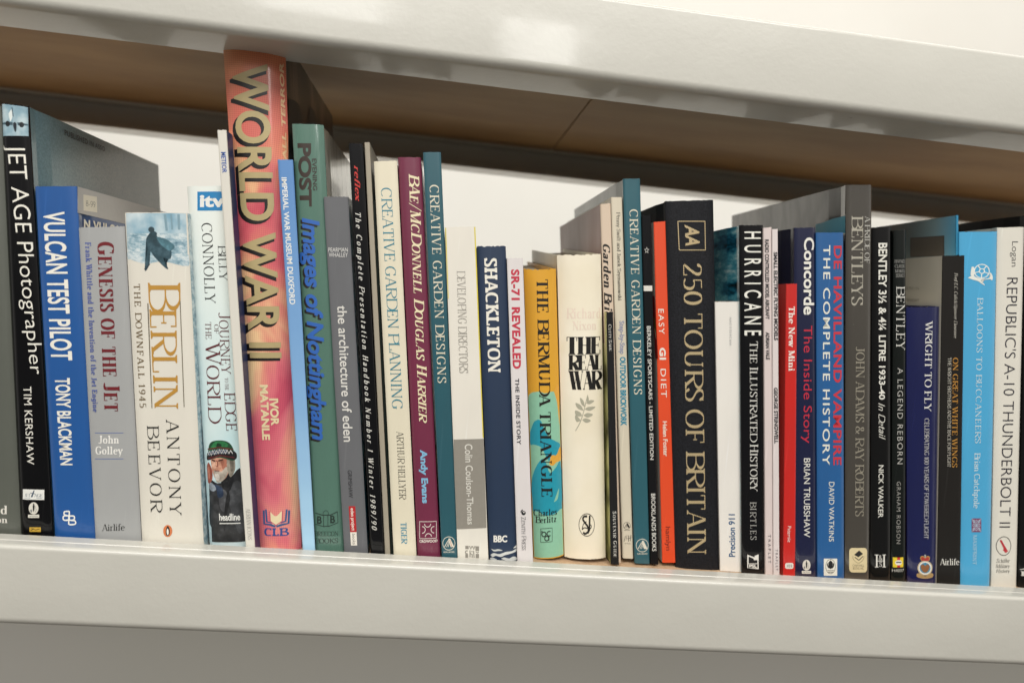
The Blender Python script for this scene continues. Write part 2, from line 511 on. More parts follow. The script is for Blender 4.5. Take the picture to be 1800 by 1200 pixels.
_s = smooth_pts([(.49, .80), (.42, .95), (.29, 1), (.14, .94), (.09, .77), (.17, .61), (.31, .51), (.45, .40), (.51, .24), (.44, .06), (.29, 0), (.14, .05), (.06, .22)])
XH = .66
_bowl = lambda x, y0, y1, r: [(x, y1), (x + r * .45, y1)] + arc(x + r * .45, (y0 + y1) / 2, r * .8, (y1 - y0) / 2, 90, -90) + [(x, y0)]
GLYPH = {
    'A': (.74, [('T', .07, 0, .36, 1, '10'), ('S', .38, 1, .68, 0, '01'), ('B', .19, .57, .34)]),
    'B': (.70, [SS(.15), ('C', _bowl(.15, .53, 1, .46)), ('C', _bowl(.15, 0, .53, .54))]),
    'C': (.76, [('C', arc(.42, .5, .34, .5, 48, 312, 18)), ('K', .68, .74, .98)]),
    'D': (.80, [SS(.15), ('C', _bowl(.15, 0, 1, .62))]),
    'E': (.66, [SS(.15), ('B', .15, .58, 1), ('B', .15, .46, .52), ('B', .15, .60, 0), ('K', .57, .78, 1), ('K', .46, .42, .62), ('K', .59, 0, .24)]),
    'F': (.62, [SS(.15), ('B', .15, .58, 1), ('B', .15, .46, .5), ('K', .57, .78, 1), ('K', .46, .40, .60)]),
    'G': (.80, [('C', arc(.42, .5, .34, .5, 48, 318, 18)), ('K', .67, .74, .98), ('S', .66, .08, .66, .42, '01')]),
    'H': (.80, [SS(.15), SS(.65), ('B', .15, .65, .52)]),
    'I': (.32, [SS(.16)]),
    'J': (.44, [('S', .28, .22, .28, 1, '01'), ('C', arc(.13, .2, .15, .2, 0, -150, 8))]),
    'K': (.76, [SS(.15), ('T', .62, 1, .20, .45, '10'), ('S', .34, .60, .68, 0, '01')]),
    'L': (.62, [SS(.15), ('B', .15, .57, 0), ('K', .56, 0, .26)]),
    'M': (.96, [('T', .12, 0, .12, 1, '10'), ('S', .14, 1, .47, .02, '20'), ('T', .47, .02, .80, 1, '00'), SS(.82)]),
    'N': (.82, [('T', .13, 0, .13, 1, '10'), ('S', .13, 1, .68, 0, '20'), ('T', .68, 0, .68, 1, '01')]),
    'O': (.80, [('C', arc(.40, .5, .34, .5, 0, 360, 26))]),
    'P': (.66, [SS(.15), ('C', _bowl(.15, .46, 1, .52))]),
    'Q': (.80, [('C', arc(.40, .5, .34, .5, 0, 360, 26)), ('S', .42, .2, .72, -.2, '00')]),
    'R': (.76, [SS(.15), ('C', _bowl(.15, .49, 1, .50)), ('S', .36, .49, .68, 0, '01')]),
    'S': (.58, [('C', _s), ('K', .50, .76, 1.0), ('K', .07, 0.0, .24)]),
    'T': (.68, [SS(.34, 0, 1, '10'), ('B', .05, .63, 1), ('K', .05, .76, 1), ('K', .63, .76, 1)]),
    'U': (.80, [('S', .15, .3, .15, 1, '01'), ('C', arc(.39, .31, .24, .31, 180, 360, 12)), ('T', .63, .3, .63, 1, '01')]),
    'V': (.72, [('S', .07, 1, .37, 0, '10'), ('T', .37, 0, .66, 1, '01')]),
    'W': (1.02, [('S', .07, 1, .32, 0, '10'), ('T', .32, 0, .53, 1, '00'), ('S', .48, 1, .73, 0, '10'), ('T', .73, 0, .96, 1, '01')]),
    'X': (.74, [('S', .09, 1, .65, 0, '11'), ('T', .10, 0, .63, 1, '11')]),
    'Y': (.70, [('S', .07, 1, .35, .46, '10'), SS(.35, 0, .48, '10'), ('T', .35, .46, .64, 1, '01')]),
    'Z': (.66, [('B', .08, .58, 1), ('B', .07, .60, 0), ('S', .55, 1, .10, 0, '00'), ('K', .08, .78, 1), ('K', .59, 0, .24)]),
    'a': (.51, [('C', smooth_pts([(.10, .48), (.15, .62), (.26, .66), (.37, .60), (.40, .44)])), ('S', .40, 0, .40, .46, '00'),
                ('C', smooth_pts([(.40, .38), (.24, .34), (.11, .25), (.08, .12), (.15, .01), (.28, .03), (.40, .14)]))]),
    'b': (.60, [('S', .14, 0, .14, 1, '02'), ('C', arc(.32, .33, .20, .33, 155, -155, 16))]),
    'c': (.51, [('C', arc(.30, .33, .22, .33, 48, 312, 14))]),
    'd': (.61, [('S', .46, 0, .46, 1, '02'), ('C', arc(.28, .33, .20, .33, 25, 335, 16))]),
    'e': (.54, [('C', arc(.29, .33, .21, .33, 8, 315, 15)), ('B', .09, .49, .37)]),
    'f': (.36, [('S', .17, 0, .17, .78, '10'), ('C', arc(.31, .78, .14, .22, 180, 50, 7)), ('B', .04, .34, .66)]),
    'g': (.55, [('C', arc(.26, .36, .19, .30, 0, 360, 16)), ('S', .44, -.08, .44, .66, '00'), ('C', arc(.25, -.08, .19, .18, 0, -155, 9))]),
    'h': (.62, [('S', .13, 0, .13, 1, '12'), ('C', arc(.31, .44, .18, .22, 170, 0, 8)), ('S', .49, 0, .49, .45, '10')]),
    'i': (.28, [('S', .13, 0, .13, .66, '12'), ('D', .13, .90)]),
    'j': (.28, [('S', .14, -.1, .14, .66, '02'), ('D', .14, .90), ('C', arc(.02, -.1, .12, .15, 0, -120, 6))]),
    'k': (.58, [('S', .13, 0, .13, 1, '12'), ('T', .47, .66, .18, .28, '10'), ('S', .28, .40, .52, 0, '01')]),
    'l': (.28, [('S', .13, 0, .13, 1, '12')]),
    'm': (.93, [('S', .13, 0, .13, .66, '12'), ('C', arc(.30, .44, .17, .22, 170, 0, 8)), ('S', .47, 0, .47, .45, '10'),
                ('C', arc(.64, .44, .17, .22, 170, 0, 8)), ('S', .81, 0, .81, .45, '10')]),
    'n': (.62, [('S', .13, 0, .13, .66, '12'), ('C', arc(.31, .44, .18, .22, 170, 0, 8)), ('S', .49, 0, .49, .45, '10')]),
    'o': (.58, [('C', arc(.29, .33, .21, .33, 0, 360, 20))]),
    'p': (.60, [('S', .13, -.28, .13, .66, '12'), ('C', arc(.31, .33, .20, .33, 155, -155, 16))]),
    'q': (.60, [('S', .46, -.28, .46, .66, '10'), ('C', arc(.28, .33, .20, .33, 25, 335, 16))]),
    'r': (.43, [('S', .13, 0, .13, .66, '12'), ('C', arc(.29, .44, .15, .20, 170, 50, 7))]),
    's': (.44, [('C', [(x * .78, y * .66) for x, y in _s])]),
    't': (.37, [('S', .17, .14, .17, .88, '00'), ('C', arc(.28, .14, .11, .14, 180, 300, 6)), ('B', .03, .34, .66)]),
    'u': (.62, [('S', .13, .2, .13, .66, '02'), ('C', arc(.30, .21, .17, .21, 180, 350, 8)), ('S', .48, 0, .48, .66, '02')]),
    'v': (.54, [('S', .06, .66, .27, 0, '10'), ('T', .27, 0, .48, .66, '01')]),
    'w': (.78, [('S', .06, .66, .24, 0, '10'), ('T', .24, 0, .40, .66, '00'), ('S', .37, .66, .55, 0, '10'), ('T', .55, 0, .72, .66, '01')]),
    'x': (.56, [('S', .07, .66, .48, 0, '11'), ('T', .08, 0, .46, .66, '11')]),
    'y': (.54, [('S', .06, .66, .27, 0, '10'), ('T', .16, -.28, .48, .66, '01')]),
    'z': (.50, [('B', .07, .43, .66), ('B', .06, .45, 0), ('S', .41, .66, .09, 0, '00')]),
    '0': (.58, [('C', arc(.29, .5, .22, .5, 0, 360, 22))]),
    '1': (.40, [SS(.21, 0, 1, '10'), ('T', .05, .80, .21, .98, '00')]),
    '2': (.56, [('C', smooth_pts([(.08, .76), (.14, .94), (.28, 1), (.43, .92), (.46, .74), (.36, .50), (.08, .06)])), ('B', .07, .49, .02), ('K', .49, 0, .2)]),
    '3': (.55, [('C', smooth_pts([(.08, .84), (.17, .97), (.30, 1), (.43, .90), (.42, .68), (.26, .55)])), ('C', smooth_pts([(.26, .55), (.43, .46), (.48, .26), (.38, .05), (.22, 0), (.08, .12)]))]),
    '4': (.58, [('T', .04, .28, .40, 1, '00'), SS(.40, 0, 1, '10'), ('B', .04, .54, .28)]),
    '5': (.55, [('B', .12, .46, .98), ('T', .12, .55, .12, .98, '00'), ('C', smooth_pts([(.12, .53), (.26, .60), (.42, .52), (.48, .32), (.40, .08), (.24, 0), (.08, .10)]))]),
    '6': (.57, [('C', arc(.29, .30, .21, .30, 0, 360, 18)), ('C', smooth_pts([(.08, .32), (.12, .66), (.26, .92), (.44, 1)]))]),
    '7': (.55, [('B', .06, .50, .98), ('S', .49, .98, .20, 0, '00'), ('K', .06, .78, 1)]),
    '8': (.56, [('C', arc(.28, .76, .18, .24, 0, 360, 16)), ('C', arc(.28, .27, .22, .27, 0, 360, 18))]),
    '9': (.57, [('C', arc(.28, .70, .21, .30, 0, 360, 18)), ('C', smooth_pts([(.49, .68), (.45, .34), (.31, .08), (.13, 0)]))]),
    '&': (.80, [('C', smooth_pts([(.72, .42), (.58, .14), (.36, 0), (.13, .08), (.10, .30), (.26, .50), (.43, .68), (.42, .92), (.30, 1), (.19, .90), (.21, .70), (.40, .40), (.62, .08), (.76, .02)]))]),
    '.': (.26, [('D', .13, .07)]), ',': (.26, [('T', .08, -.18, .15, .1, '00')]), "'": (.24, [('T', .10, .7, .14, 1, '00')]),
    '-': (.40, [('B', .06, .34, .36)]), '/': (.46, [('T', .05, -.1, .40, 1.1, '00')]), ' ': (.27, []),
}


class Ink:
    """flat lettering or artwork: polygons in (s along the line, t upwards), stacked in hairline layers"""

    def __init__(self):
        self.p = []

    def add(self, pts, m=0):
        self.p.append((pts, m))

    def strip(self, a, b, m=0):
        for i in range(len(a) - 1):
            self.p.append(([a[i], a[i + 1], b[i + 1], b[i]], m, i > 0))

    def disc(self, cx, cy, rx, ry, m=0, n=22, a0=0, a1=360):
        self.add(arc(cx, cy, rx, ry, a0, a1, n)[:None if a1 - a0 < 360 else -1], m)

    def line(self, pts, wx, wy=None, m=0):
        """stroke with an elliptical nib wx by wy"""
        wy = wx if wy is None else wy
        n = len(pts)
        closed = n > 3 and abs(pts[0][0] - pts[-1][0]) + abs(pts[0][1] - pts[-1][1]) < 1e-6
        L, R = [], []
        for i in range(n):
            if closed:
                q0, q1 = pts[(i - 1) % (n - 1)], pts[(i + 1) % (n - 1)]
            else:
                q0, q1 = pts[max(i - 1, 0)], pts[min(i + 1, n - 1)]
            dx, dy = q1[0] - q0[0], q1[1] - q0[1]
            l = math.hypot(dx, dy) or 1e-9
            nx, ny = -dy / l, dx / l
            k = math.sqrt((wx / 2 * nx) ** 2 + (wy / 2 * ny) ** 2) or 1e-9
            ox, oy = (wx / 2) ** 2 * nx / k, (wy / 2) ** 2 * ny / k
            L.append((pts[i][0] + ox, pts[i][1] + oy))
            R.append((pts[i][0] - ox, pts[i][1] - oy))
        self.strip(L, R, m)

    def serif_text(self, text, x=0, W=.15, h=.05, sf=.09, track=0.0, it=0.0, sc=0.0, m=0, y=0, size=1.0):
        for ch in text:
            g, k = ch, 1.0
            if sc and ch.islower():
                g, k = ch.upper(), sc
            if g not in GLYPH:
                g = ' '
            wd, st = GLYPH[g]
            k *= size
            f = lambda px, py: (x + k * px + it * (y + k * py), y + k * py)
            top = .66 if g.islower() else 1.0
            W1, h1 = W * (1 if not sc else 1), h
            for s in st:
                t = s[0]
                if t in 'ST':
                    x0, y0, x1, y1, fl = s[1:]
                    wt = (W1 if t == 'S' else max(h1, W1 * .35 if W1 < .12 else h1)) / 2
                    l = math.hypot(x1 - x0, y1 - y0)
                    hw = wt * l / max(abs(y1 - y0), 1e-6)
                    self.add([f(x0 - hw, y0), f(x0 + hw, y0), f(x1 + hw, y1), f(x1 - hw, y1)], m)
                    if sf:
                        for (ex, ey, oy), c in zip(((x0, y0, y1), (x1, y1, y0)), fl):
                            if c != '0':
                                a, b = ex - hw - sf, ex + hw + (sf if c == '1' else 0)
                                d = h1 if oy > ey else -h1
                                self.add([f(a, ey), f(b, ey), f(b, ey + d), f(ex + hw, ey + d * 1.9), f(ex - hw, ey + d * 1.9), f(a, ey + d)], m)
                elif t == 'B':
                    yy = min(max(s[3], h1 / 2), top - h1 / 2) if s[3] in (0, 1, .66) else s[3]
                    self.add([f(s[1], yy - h1 / 2), f(s[2], yy - h1 / 2), f(s[2], yy + h1 / 2), f(s[1], yy + h1 / 2)], m)
                elif t == 'K':
                    if sf:
                        tk = max(h1, .045)
                        self.add([f(s[1] - tk / 2, s[2]), f(s[1] + tk / 2, s[2]), f(s[1] + tk / 2, s[3]), f(s[1] - tk / 2, s[3])], m)
                elif t == 'D':
                    r = max(W1 * .55, .06)
                    self.add([f(px, py) for px, py in arc(s[1], s[2], r, r, 0, 360, 10)[:-1]], m)
                elif t == 'C':
                    q = Ink()
                    pts = [(px, min(max(py, h1 / 2), top - h1 / 2) if -0.01 <= py <= top + .01 else py) for px, py in s[1]]
                    q.line(pts, W1, h1)
                    for pp in q.p:
                        self.p.append(([f(*v) for v in pp[0]], m) + tuple(pp[2:]))
            x += k * (wd + track + .03 + max(0, W - .13) * (1.5 if 'a' <= g <= 'z' else 1.0))
        return x - size * track

    def bounds(self):
        xs = [v[0] for p in self.p for v in p[0]]
        ys = [v[1] for p in self.p for v in p[0]]
        return min(xs), max(xs), min(ys), max(ys)


_sans = {}


def sans_mesh(text, bold=0.0, space=1.0):
    """triangles of a line in Blender's built-in sans face, cap height 1"""
    key = (text, bold, space)
    if key in _sans:
        return _sans[key]
    if 'H' != text and not _sans.get('cap'):
        v, _ = sans_mesh('H', 0.0)
        _sans['cap'] = max(p[1] for p in v)
        _sans.pop(('H', 0.0, 1.0))
    c = bpy.data.curves.new('lettering', 'FONT')
    c.body = text
    c.offset = bold
    c.space_character = space
    c.resolution_u = 5
    o = bpy.data.objects.new('lettering', c)
    COL.objects.link(o)
    bpy.context.view_layer.update()
    me = bpy.data.meshes.new_from_object(o.evaluated_get(bpy.context.evaluated_depsgraph_get()))
    k = 1.0 / (_sans.get('cap') or 1.0)
    r = ([(v.co.x * k, v.co.y * k) for v in me.vertices], [tuple(p.vertices) for p in me.polygons])
    bpy.data.objects.remove(o)
    bpy.data.curves.remove(c)
    bpy.data.meshes.remove(me)
    _sans[key] = r
    return r


STYLE = {   # lettering styles
    'serif': dict(W=.125, h=.045, sf=.07), 'serifl': dict(W=.095, h=.04, sf=.06), 'serifb': dict(W=.18, h=.055, sf=.06),
    'tiny': dict(W=.10, h=.055, sf=.025), 'tinyi': dict(W=.10, h=.055, sf=.02, it=.2), 'fat': dict(W=.29, h=.035, sf=.05),
    'serifx': dict(W=.23, h=.05, sf=.045), 'slab': dict(W=.21, h=.12, sf=.075), 'serifi': dict(W=.12, h=.045, sf=.06, it=.22),
    'serifbi': dict(W=.19, h=.06, sf=.06, it=.22), 'semi': dict(W=.12, h=.075, sf=.045), 'semib': dict(W=.19, h=.10, sf=.05), 'semibi': dict(W=.22, h=.10, sf=.03, it=.22),
    'script': dict(W=.10, h=.07, sf=0, it=.3), 'scriptb': dict(W=.17, h=.09, sf=.03, it=.3),
    'mono': dict(W=.07, h=.07, sf=0), 'light': dict(W=.085, h=.08, sf=0), 'xbold': dict(W=.25, h=.2, sf=0), 'med': dict(W=.14, h=.12, sf=0),
}
SANS = {'sans': 0.0, 'sansb': 0.022, 'sansx': 0.04, 'sansm': 0.01, 'sansl': -0.008, 'sansi': 0.0, 'sansbi': 0.03}


def text_ink(text, style, track=0.0, sc=0.0):
    k = Ink()
    if style in SANS:
        v, f = sans_mesh(text, SANS[style], 1.0 + track)
        if style.endswith('i') and style != 'sansli':
            v = [(x + .2 * y, y) for x, y in v]
        for n, p in enumerate(f):
            k.p.append(([v[i] for i in p], 0, n > 0))
    else:
        k.serif_text(text, track=track, sc=sc, **STYLE[style])
    x0, x1, _, _ = k.bounds()
    k.p = [([((x - x0) / (x1 - x0), y) for x, y in p[0]],) + tuple(p[1:]) for p in k.p]
    return k


def emblem_ink(prims):
    """artwork given in a 0..100 box"""
    k = Ink()
    cols = []

    def ci(c):
        if c not in cols:
            cols.append(c)
        return cols.index(c)
    for pr in prims:
        t, c = pr[0], ci(pr[1])
        a = pr[2:]
        if t == 'rect':
            x0, y0, x1, y1 = a
            k.add([(x0, y0), (x1, y0), (x1, y1), (x0, y1)], c)
        elif t == 'rrect':
            x0, y0, x1, y1, r = a
            k.add(arc(x1 - r, y1 - r, r, r, 0, 90, 5) + arc(x0 + r, y1 - r, r, r, 90, 180, 5) + arc(x0 + r, y0 + r, r, r, 180, 270, 5) + arc(x1 - r, y0 + r, r, r, 270, 360, 5), c)
        elif t == 'disc':
            k.disc(*a[:4], m=c)
        elif t == 'ring':
            k.line(arc(a[0], a[1], a[2], a[3], 0, 360, 28), a[4], a[4], c)
        elif t == 'arc':
            k.line(arc(*a[:6], 16), a[6], a[6], c)
        elif t == 'box':
            x0, y0, x1, y1, wd = a
            for q in (((x0, y0), (x1, y0)), ((x0, y1), (x1, y1)), ((x0, y0), (x0, y1)), ((x1, y0), (x1, y1))):
                k.line(list(q), wd, wd, c)
        elif t == 'poly':
            k.add(a[0], c)
        elif t == 'blob':
            q = a[0] + [a[0][0]]
            k.add(smooth_pts(q, 4)[:-1], c)
        elif t == 'line':
            k.line(a[1], a[0], a[0], c)
        elif t == 'curve':
            k.line(smooth_pts(a[1], 4), a[0], a[0], c)
        elif t in ('text', 'tdown'):
            txt, style, x0, y0, x1, y1 = a
            for p in text_ink(txt, style).p:
                if t == 'text':
                    q = [(x0 + u * (x1 - x0), y0 + v * (y1 - y0)) for u, v in p[0]]
                else:
                    q = [(x0 + v * (x1 - x0), y1 - u * (y1 - y0)) for u, v in p[0]]
                k.p.append((q, c) + tuple(p[2:]))
    k.p = [([(x / 100, y / 100) for x, y in p[0]],) + tuple(p[1:]) for p in k.p]
    return k, cols


# ------------------------------------------------------------------ a book
def prof(u, p):
    return 1 - abs(2 * u - 1) ** p


class Spine:
    def __init__(s, d):
        s.tl, s.tr, s.br, s.bl = [(x / 1000, z / 1000) for x, z in d['q']]
        s.y = d['y'] / 1000
        s.dep = d['dep'] / 1000
        s.b = d.get('bulge', 1.0) / 1000
        s.pw = d.get('pw', 8)
        n = 44 if s.b > .003 else 26
        s.us = [.5 - .5 * math.cos(math.pi * i / n) for i in range(n + 1)]
        s.ys = [s.y - s.b * prof(u, s.pw) for u in s.us]

    def xz(s, u, v):
        return tuple((1 - v) * ((1 - u) * s.bl[i] + u * s.br[i]) + v * ((1 - u) * s.tl[i] + u * s.tr[i]) for i in (0, 1))

    def uv(s, x, z):
        u, v = .5, .5
        for _ in range(4):
            zb = (1 - u) * s.bl[1] + u * s.br[1]
            zt = (1 - u) * s.tl[1] + u * s.tr[1]
            v = (z - zb) / (zt - zb)
            xl = (1 - v) * s.bl[0] + v * s.tl[0]
            xr = (1 - v) * s.br[0] + v * s.tr[0]
            u = (x - xl) / (xr - xl)
        return u, v

    def yat(s, u):
        u = min(max(u, 0), 1)
        i = 0
        while i < len(s.us) - 2 and s.us[i + 1] < u:
            i += 1
        t = (u - s.us[i]) / (s.us[i + 1] - s.us[i])
        return s.ys[i] + t * (s.ys[i + 1] - s.ys[i])


def ink_obj(name, ink, mats, quad, sp, face, parent, origin, lift):
    """lay an ink drawing on the spine (S) or on the right (R) or left (L) cover; quad = start-low, end-low, start-high, end-high"""
    q = [(a / 1000, b / 1000) for a, b in quad]
    bm = bmesh.new()
    layer = 0
    for poly in ink.p:
        pts, mi = poly[0], poly[1]
        if not (len(poly) > 2 and poly[2]):
            layer += 1
        vs = []
        for u, v in pts:
            a = tuple((1 - v) * ((1 - u) * q[0][i] + u * q[1][i]) + v * ((1 - u) * q[2][i] + u * q[3][i]) for i in (0, 1))
            vs.append(bm.verts.new((a[0], layer * 1.5e-6, a[1])))
        try:
            fc = bm.faces.new(vs)
            fc.material_index = mi
        except ValueError:
            pass
    big = [fc for fc in bm.faces if len(fc.verts) > 4]
    if big:
        bmesh.ops.triangulate(bm, faces=big)
    if face == 'S' and sp.b > 0:
        for u in sp.us[1:-1]:
            xb, zb = sp.xz(u, 0)
            xt, zt = sp.xz(u, 1)
            nx, nz = zt - zb, -(xt - xb)
            l = math.hypot(nx, nz)
            bmesh.ops.bisect_plane(bm, geom=bm.verts[:] + bm.edges[:] + bm.faces[:], dist=1e-7, plane_co=(xb, 0, zb), plane_no=(nx / l, 0, nz / l))
    for v in bm.verts:
        a, k, z = v.co
        off = lift + k
        if face == 'S':
            u, _ = sp.uv(a, z)
            if u < 0 or u > 1:
                u = min(max(u, .002), .998)
                a = sp.xz(u, sp.uv(a, z)[1])[0]
            v.co = (a, sp.yat(u) - off, z)
        else:
            lo, hi = (sp.br, sp.tr) if face == 'R' else (sp.bl, sp.tl)
            t = (z - lo[1]) / (hi[1] - lo[1])
            x = lo[0] + t * (hi[0] - lo[0])
            v.co = (x + off if face == 'R' else x - off, a, z)
    for v in bm.verts:
        v.co -= Vector(origin)
    me = bpy.data.meshes.new(name)
    for f in bm.faces:
        f.normal_update()
        nrm = f.normal.y if face == 'S' else (-f.normal.x if face == 'R' else f.normal.x)
        if nrm > 0:
            f.normal_flip()
    bm.to_mesh(me)
    bm.free()
    for m in mats:
        me.materials.append(m)
    o = bpy.data.objects.new(name, me)
    COL.objects.link(o)
    o.parent = parent
    return o


def book(d):
    sp = Spine(d)
    base = ((sp.bl[0] + sp.br[0]) / 2, sp.y, min(sp.bl[1], sp.br[1]))
    root = empty(d['name'], base, d['label'], d.get('cat', 'book'), 'books standing on the shelf')
    hard = d['typ'] == 'h'
    th = 0.0026 if hard else 0.0005
    width = math.hypot(sp.tr[0] - sp.tl[0], 0)
    th = min(th, width * .3)
    spm = mat(d['spine'])
    # spine: a strip that wraps into the joints, head and tail edges slightly worn
    nu, nv = len(sp.us) - 1, 26
    vs, fs = [], []
    rnd = random.Random(d['label'])
    wear = [rnd.uniform(-1, 1) * (.0005 if d.get('worn') else .00018) for _ in range(nu + 1)]
    wear2 = [rnd.uniform(-1, 1) * (.0005 if d.get('worn') else .00018) for _ in range(nu + 1)]
    ph = [rnd.uniform(0, 6.3) for _ in range(3)]
    for j in range(nv + 1):
        v = j / nv
        for i in range(nu + 1):
            u = sp.us[i]
            x, z = sp.xz(u, v)
            if j == nv:
                z += wear[i] - (sp.b * .12 * prof(u, 2) if hard else 0)
            if j == 0:
                z += abs(wear2[i]) * .4
            vs.append((x, sp.yat(u), z))
    for j in range(nv):
        for i in range(nu):
            a = j * (nu + 1) + i
            fs.append((a, a + 1, a + nu + 2, a + nu + 1))
    # inner side so that the spine has thickness
    n0 = len(vs)
    ts = min(th, .0012)
    for j in range(nv + 1):
        for i in range(nu + 1):
            x, y, z = vs[j * (nu + 1) + i]
            vs.append((x, y + ts, z))
    for j in range(nv):
        for i in range(nu):
            a = n0 + j * (nu + 1) + i
            fs.append((a, a + nu + 1, a + nu + 2, a + 1))
    rim = [i for i in range(nu + 1)] + [j * (nu + 1) + nu for j in range(1, nv + 1)] + [nv * (nu + 1) + i for i in range(nu - 1, -1, -1)] + [j * (nu + 1) for j in range(nv - 1, 0, -1)]
    for a, b in zip(rim, rim[1:] + rim[:1]):
        fs.append((a, b, b + n0, a + n0))
    spine = mesh_obj('spine', vs, fs, [spm], root, base, smooth=True)
    try:
        spine.data.set_sharp_from_angle(angle=math.radians(50))
    except Exception:
        pass
    # boards
    y0, y1 = sp.y + ts + .0002, sp.y + sp.dep
    covers = {}
    for side in ('L', 'R'):
        sgn = 1 if side == 'L' else -1
        lo, hi = (sp.bl, sp.tl) if side == 'L' else (sp.br, sp.tr)
        vs = []
        ny = 8
        fs = []
        ins = d.get('ins' + side, 0) / 1000
        lift = d.get('rearlift', 0) / 1000
        for j in range(ny + 1):
            y = y0 + (y1 - y0) * (j / ny) ** 1.6
            gro = .0012 * math.exp(-((y - y0 - .007) / .003) ** 2) if hard else 0
            for (cx, cz) in (lo, hi):
                vs.append((cx + sgn * (.00015 + gro + ins), y, cz + (lift * (y - y0) / (y1 - y0) if cz > .1 else 0)))
            for (cx, cz) in (hi, lo):
                vs.append((cx + sgn * (.00015 + gro + th + ins), y, cz + (lift * (y - y0) / (y1 - y0) if cz > .1 else 0)))
        # finer rings near the groove
        for j in range(ny):
            a = j * 4
            for k in range(4):
                fs.append((a + k, a + (k + 1) % 4, a + 4 + (k + 1) % 4, a + 4 + k))
        fs += [(0, 1, 2, 3), (ny * 4 + 3, ny * 4 + 2, ny * 4 + 1, ny * 4)]
        cm = mat(d['left' if side == 'L' else 'right'])
        covers[side] = mesh_obj('back_cover' if side == 'L' else 'front_cover', vs, fs, [cm], root, base)
    # page block
    ins = .0035 if hard else .0002
    xi = th + .0004
    xl, xr, rl = d.get('insL', 0) / 1000, d.get('insR', 0) / 1000, d.get('rearlift', 0) / 1000
    g = [(sp.bl[0] + xi, sp.bl[1] + ins), (sp.br[0] - xi, sp.br[1] + ins), (sp.tr[0] - xi, sp.tr[1] - ins - .0002), (sp.tl[0] + xi, sp.tl[1] - ins - .0002)]
    if g[1][0] > g[0][0]:
        ya, yb = sp.y + ts + .0008, sp.y + sp.dep - (.003 if hard else .0003)
        gb = [(x + (xl if k in (0, 3) else -xr), z + (rl if k > 1 else 0)) for k, (x, z) in enumerate(g)]
        g = [(x + (xl if k in (0, 3) else -xr), z) for k, (x, z) in enumerate(g)]
        vs = [(x, ya, z) for x, z in g] + [(x, yb, z) for x, z in gb]
        mesh_obj('pages', vs, hexa(0), [pages_mat()], root, base)
    # lettering and emblems
    for k, t in enumerate(d['ink']):
        kind, name, face, quad = t[:4]
        par = spine if face == 'S' else covers[face]
        if kind == 'T':
            text, style, col, track, sc = t[4:9]
            ink = text_ink(text, style, track, sc)
            mats = [special(col) if not all(c in '0123456789abcdef' for c in col) else ink_mat(col)]
            lift = .00010 + .00002 * k
        else:
            ink, cols = emblem_ink(t[4])
            mats = [special(c) if c.startswith('p:') or len(c) != 6 or not all(x in '0123456789abcdef' for x in c) else ink_mat(c) for c in cols]
            lift = .00007 + .00002 * k
        ink_obj(name, ink, mats, quad, sp, face, par, base, lift)
    return root


# ------------------------------------------------------------------ the setting: wall behind the shelving
def structure(o):
    o['kind'] = 'structure'
    return o


WALL_Y = 1.55
structure(mesh_obj('wall', [(x, y, z) for y in (WALL_Y, WALL_Y + .1) for x, z in ((-2.6, -0.1), (3.4, -0.1), (3.4, 2.4), (-2.6, 2.4))], hexa(0), [special('wall_paint')]))
structure(mesh_obj('lower_wall', [(x, y, z) for y in (WALL_Y - .002, WALL_Y + .1) for x, z in ((-2.6, -1.1), (3.4, -1.1), (3.4, -.1005), (-2.6, -.1005))], hexa(0), [special('grey_wall')]))  # same wall, split off to carry the painted shade
structure(mesh_obj('floor', [(x, y, z) for z in (-1.2, -1.1) for x, y in ((-2.6, -2.5), (3.4, -2.5), (3.4, WALL_Y - .002), (-2.6, WALL_Y - .002))], hexa(0), [paper('5c5752', 'matt')]))


# ------------------------------------------------------------------ shelving: two decks, each on a front and a rear channel beam
def beam(name, y_face, y_back, z_bot, z_top, parent, origin, front=True):
    """pressed steel beam: rounded corners, a flat flange under it and a rim on top"""
    r = .0062
    cy = 1 if front else -1
    f = y_face

    def Y(t):
        return f + cy * t
    dp = abs(y_back - y_face)
    r2 = .0028
    pro = [(dp, z_bot), (r, z_bot)]
    for i in range(1, 8):
        a = math.pi / 2 * i / 8
        pro.append((r - r * math.sin(a), z_bot + r - r * math.cos(a)))
    pro += [(0, z_bot + r), (0, z_top - r2)]
    for i in range(1, 6):
        a = math.pi / 2 * i / 6
        pro.append((r2 - r2 * math.cos(a), z_top - r2 + r2 * math.sin(a)))
    pro += [(r2, z_top), (.0088, z_top), (.0092, z_top - .0005), (.0098, z_top - .0005), (.0102, z_top), (.0195, z_top), (.0205, z_top - .0008), (.0205, z_top - .0205), (.0195, z_top - .021), (.004, z_top - .021), (.003, z_top - .022), (.003, z_bot + .004), (.004, z_bot + .0025), (dp - .0003, z_bot + .0018)]
    x0, x1 = -1.3, 1.9
    n = len(pro)
    vs = [(x, Y(t), z) for x in (x0, x1) for t, z in pro]
    fs = [(i, (i + 1) % n, n + (i + 1) % n, n + i) for i in range(n)]
    o = mesh_obj(name, vs, fs, [special('beam_paint')], parent, origin)
    o.data.polygons.foreach_set('use_smooth', [True] * len(o.data.polygons))
    try:
        o.data.set_sharp_from_angle(angle=math.radians(35))
    except Exception:
        pass
    return o


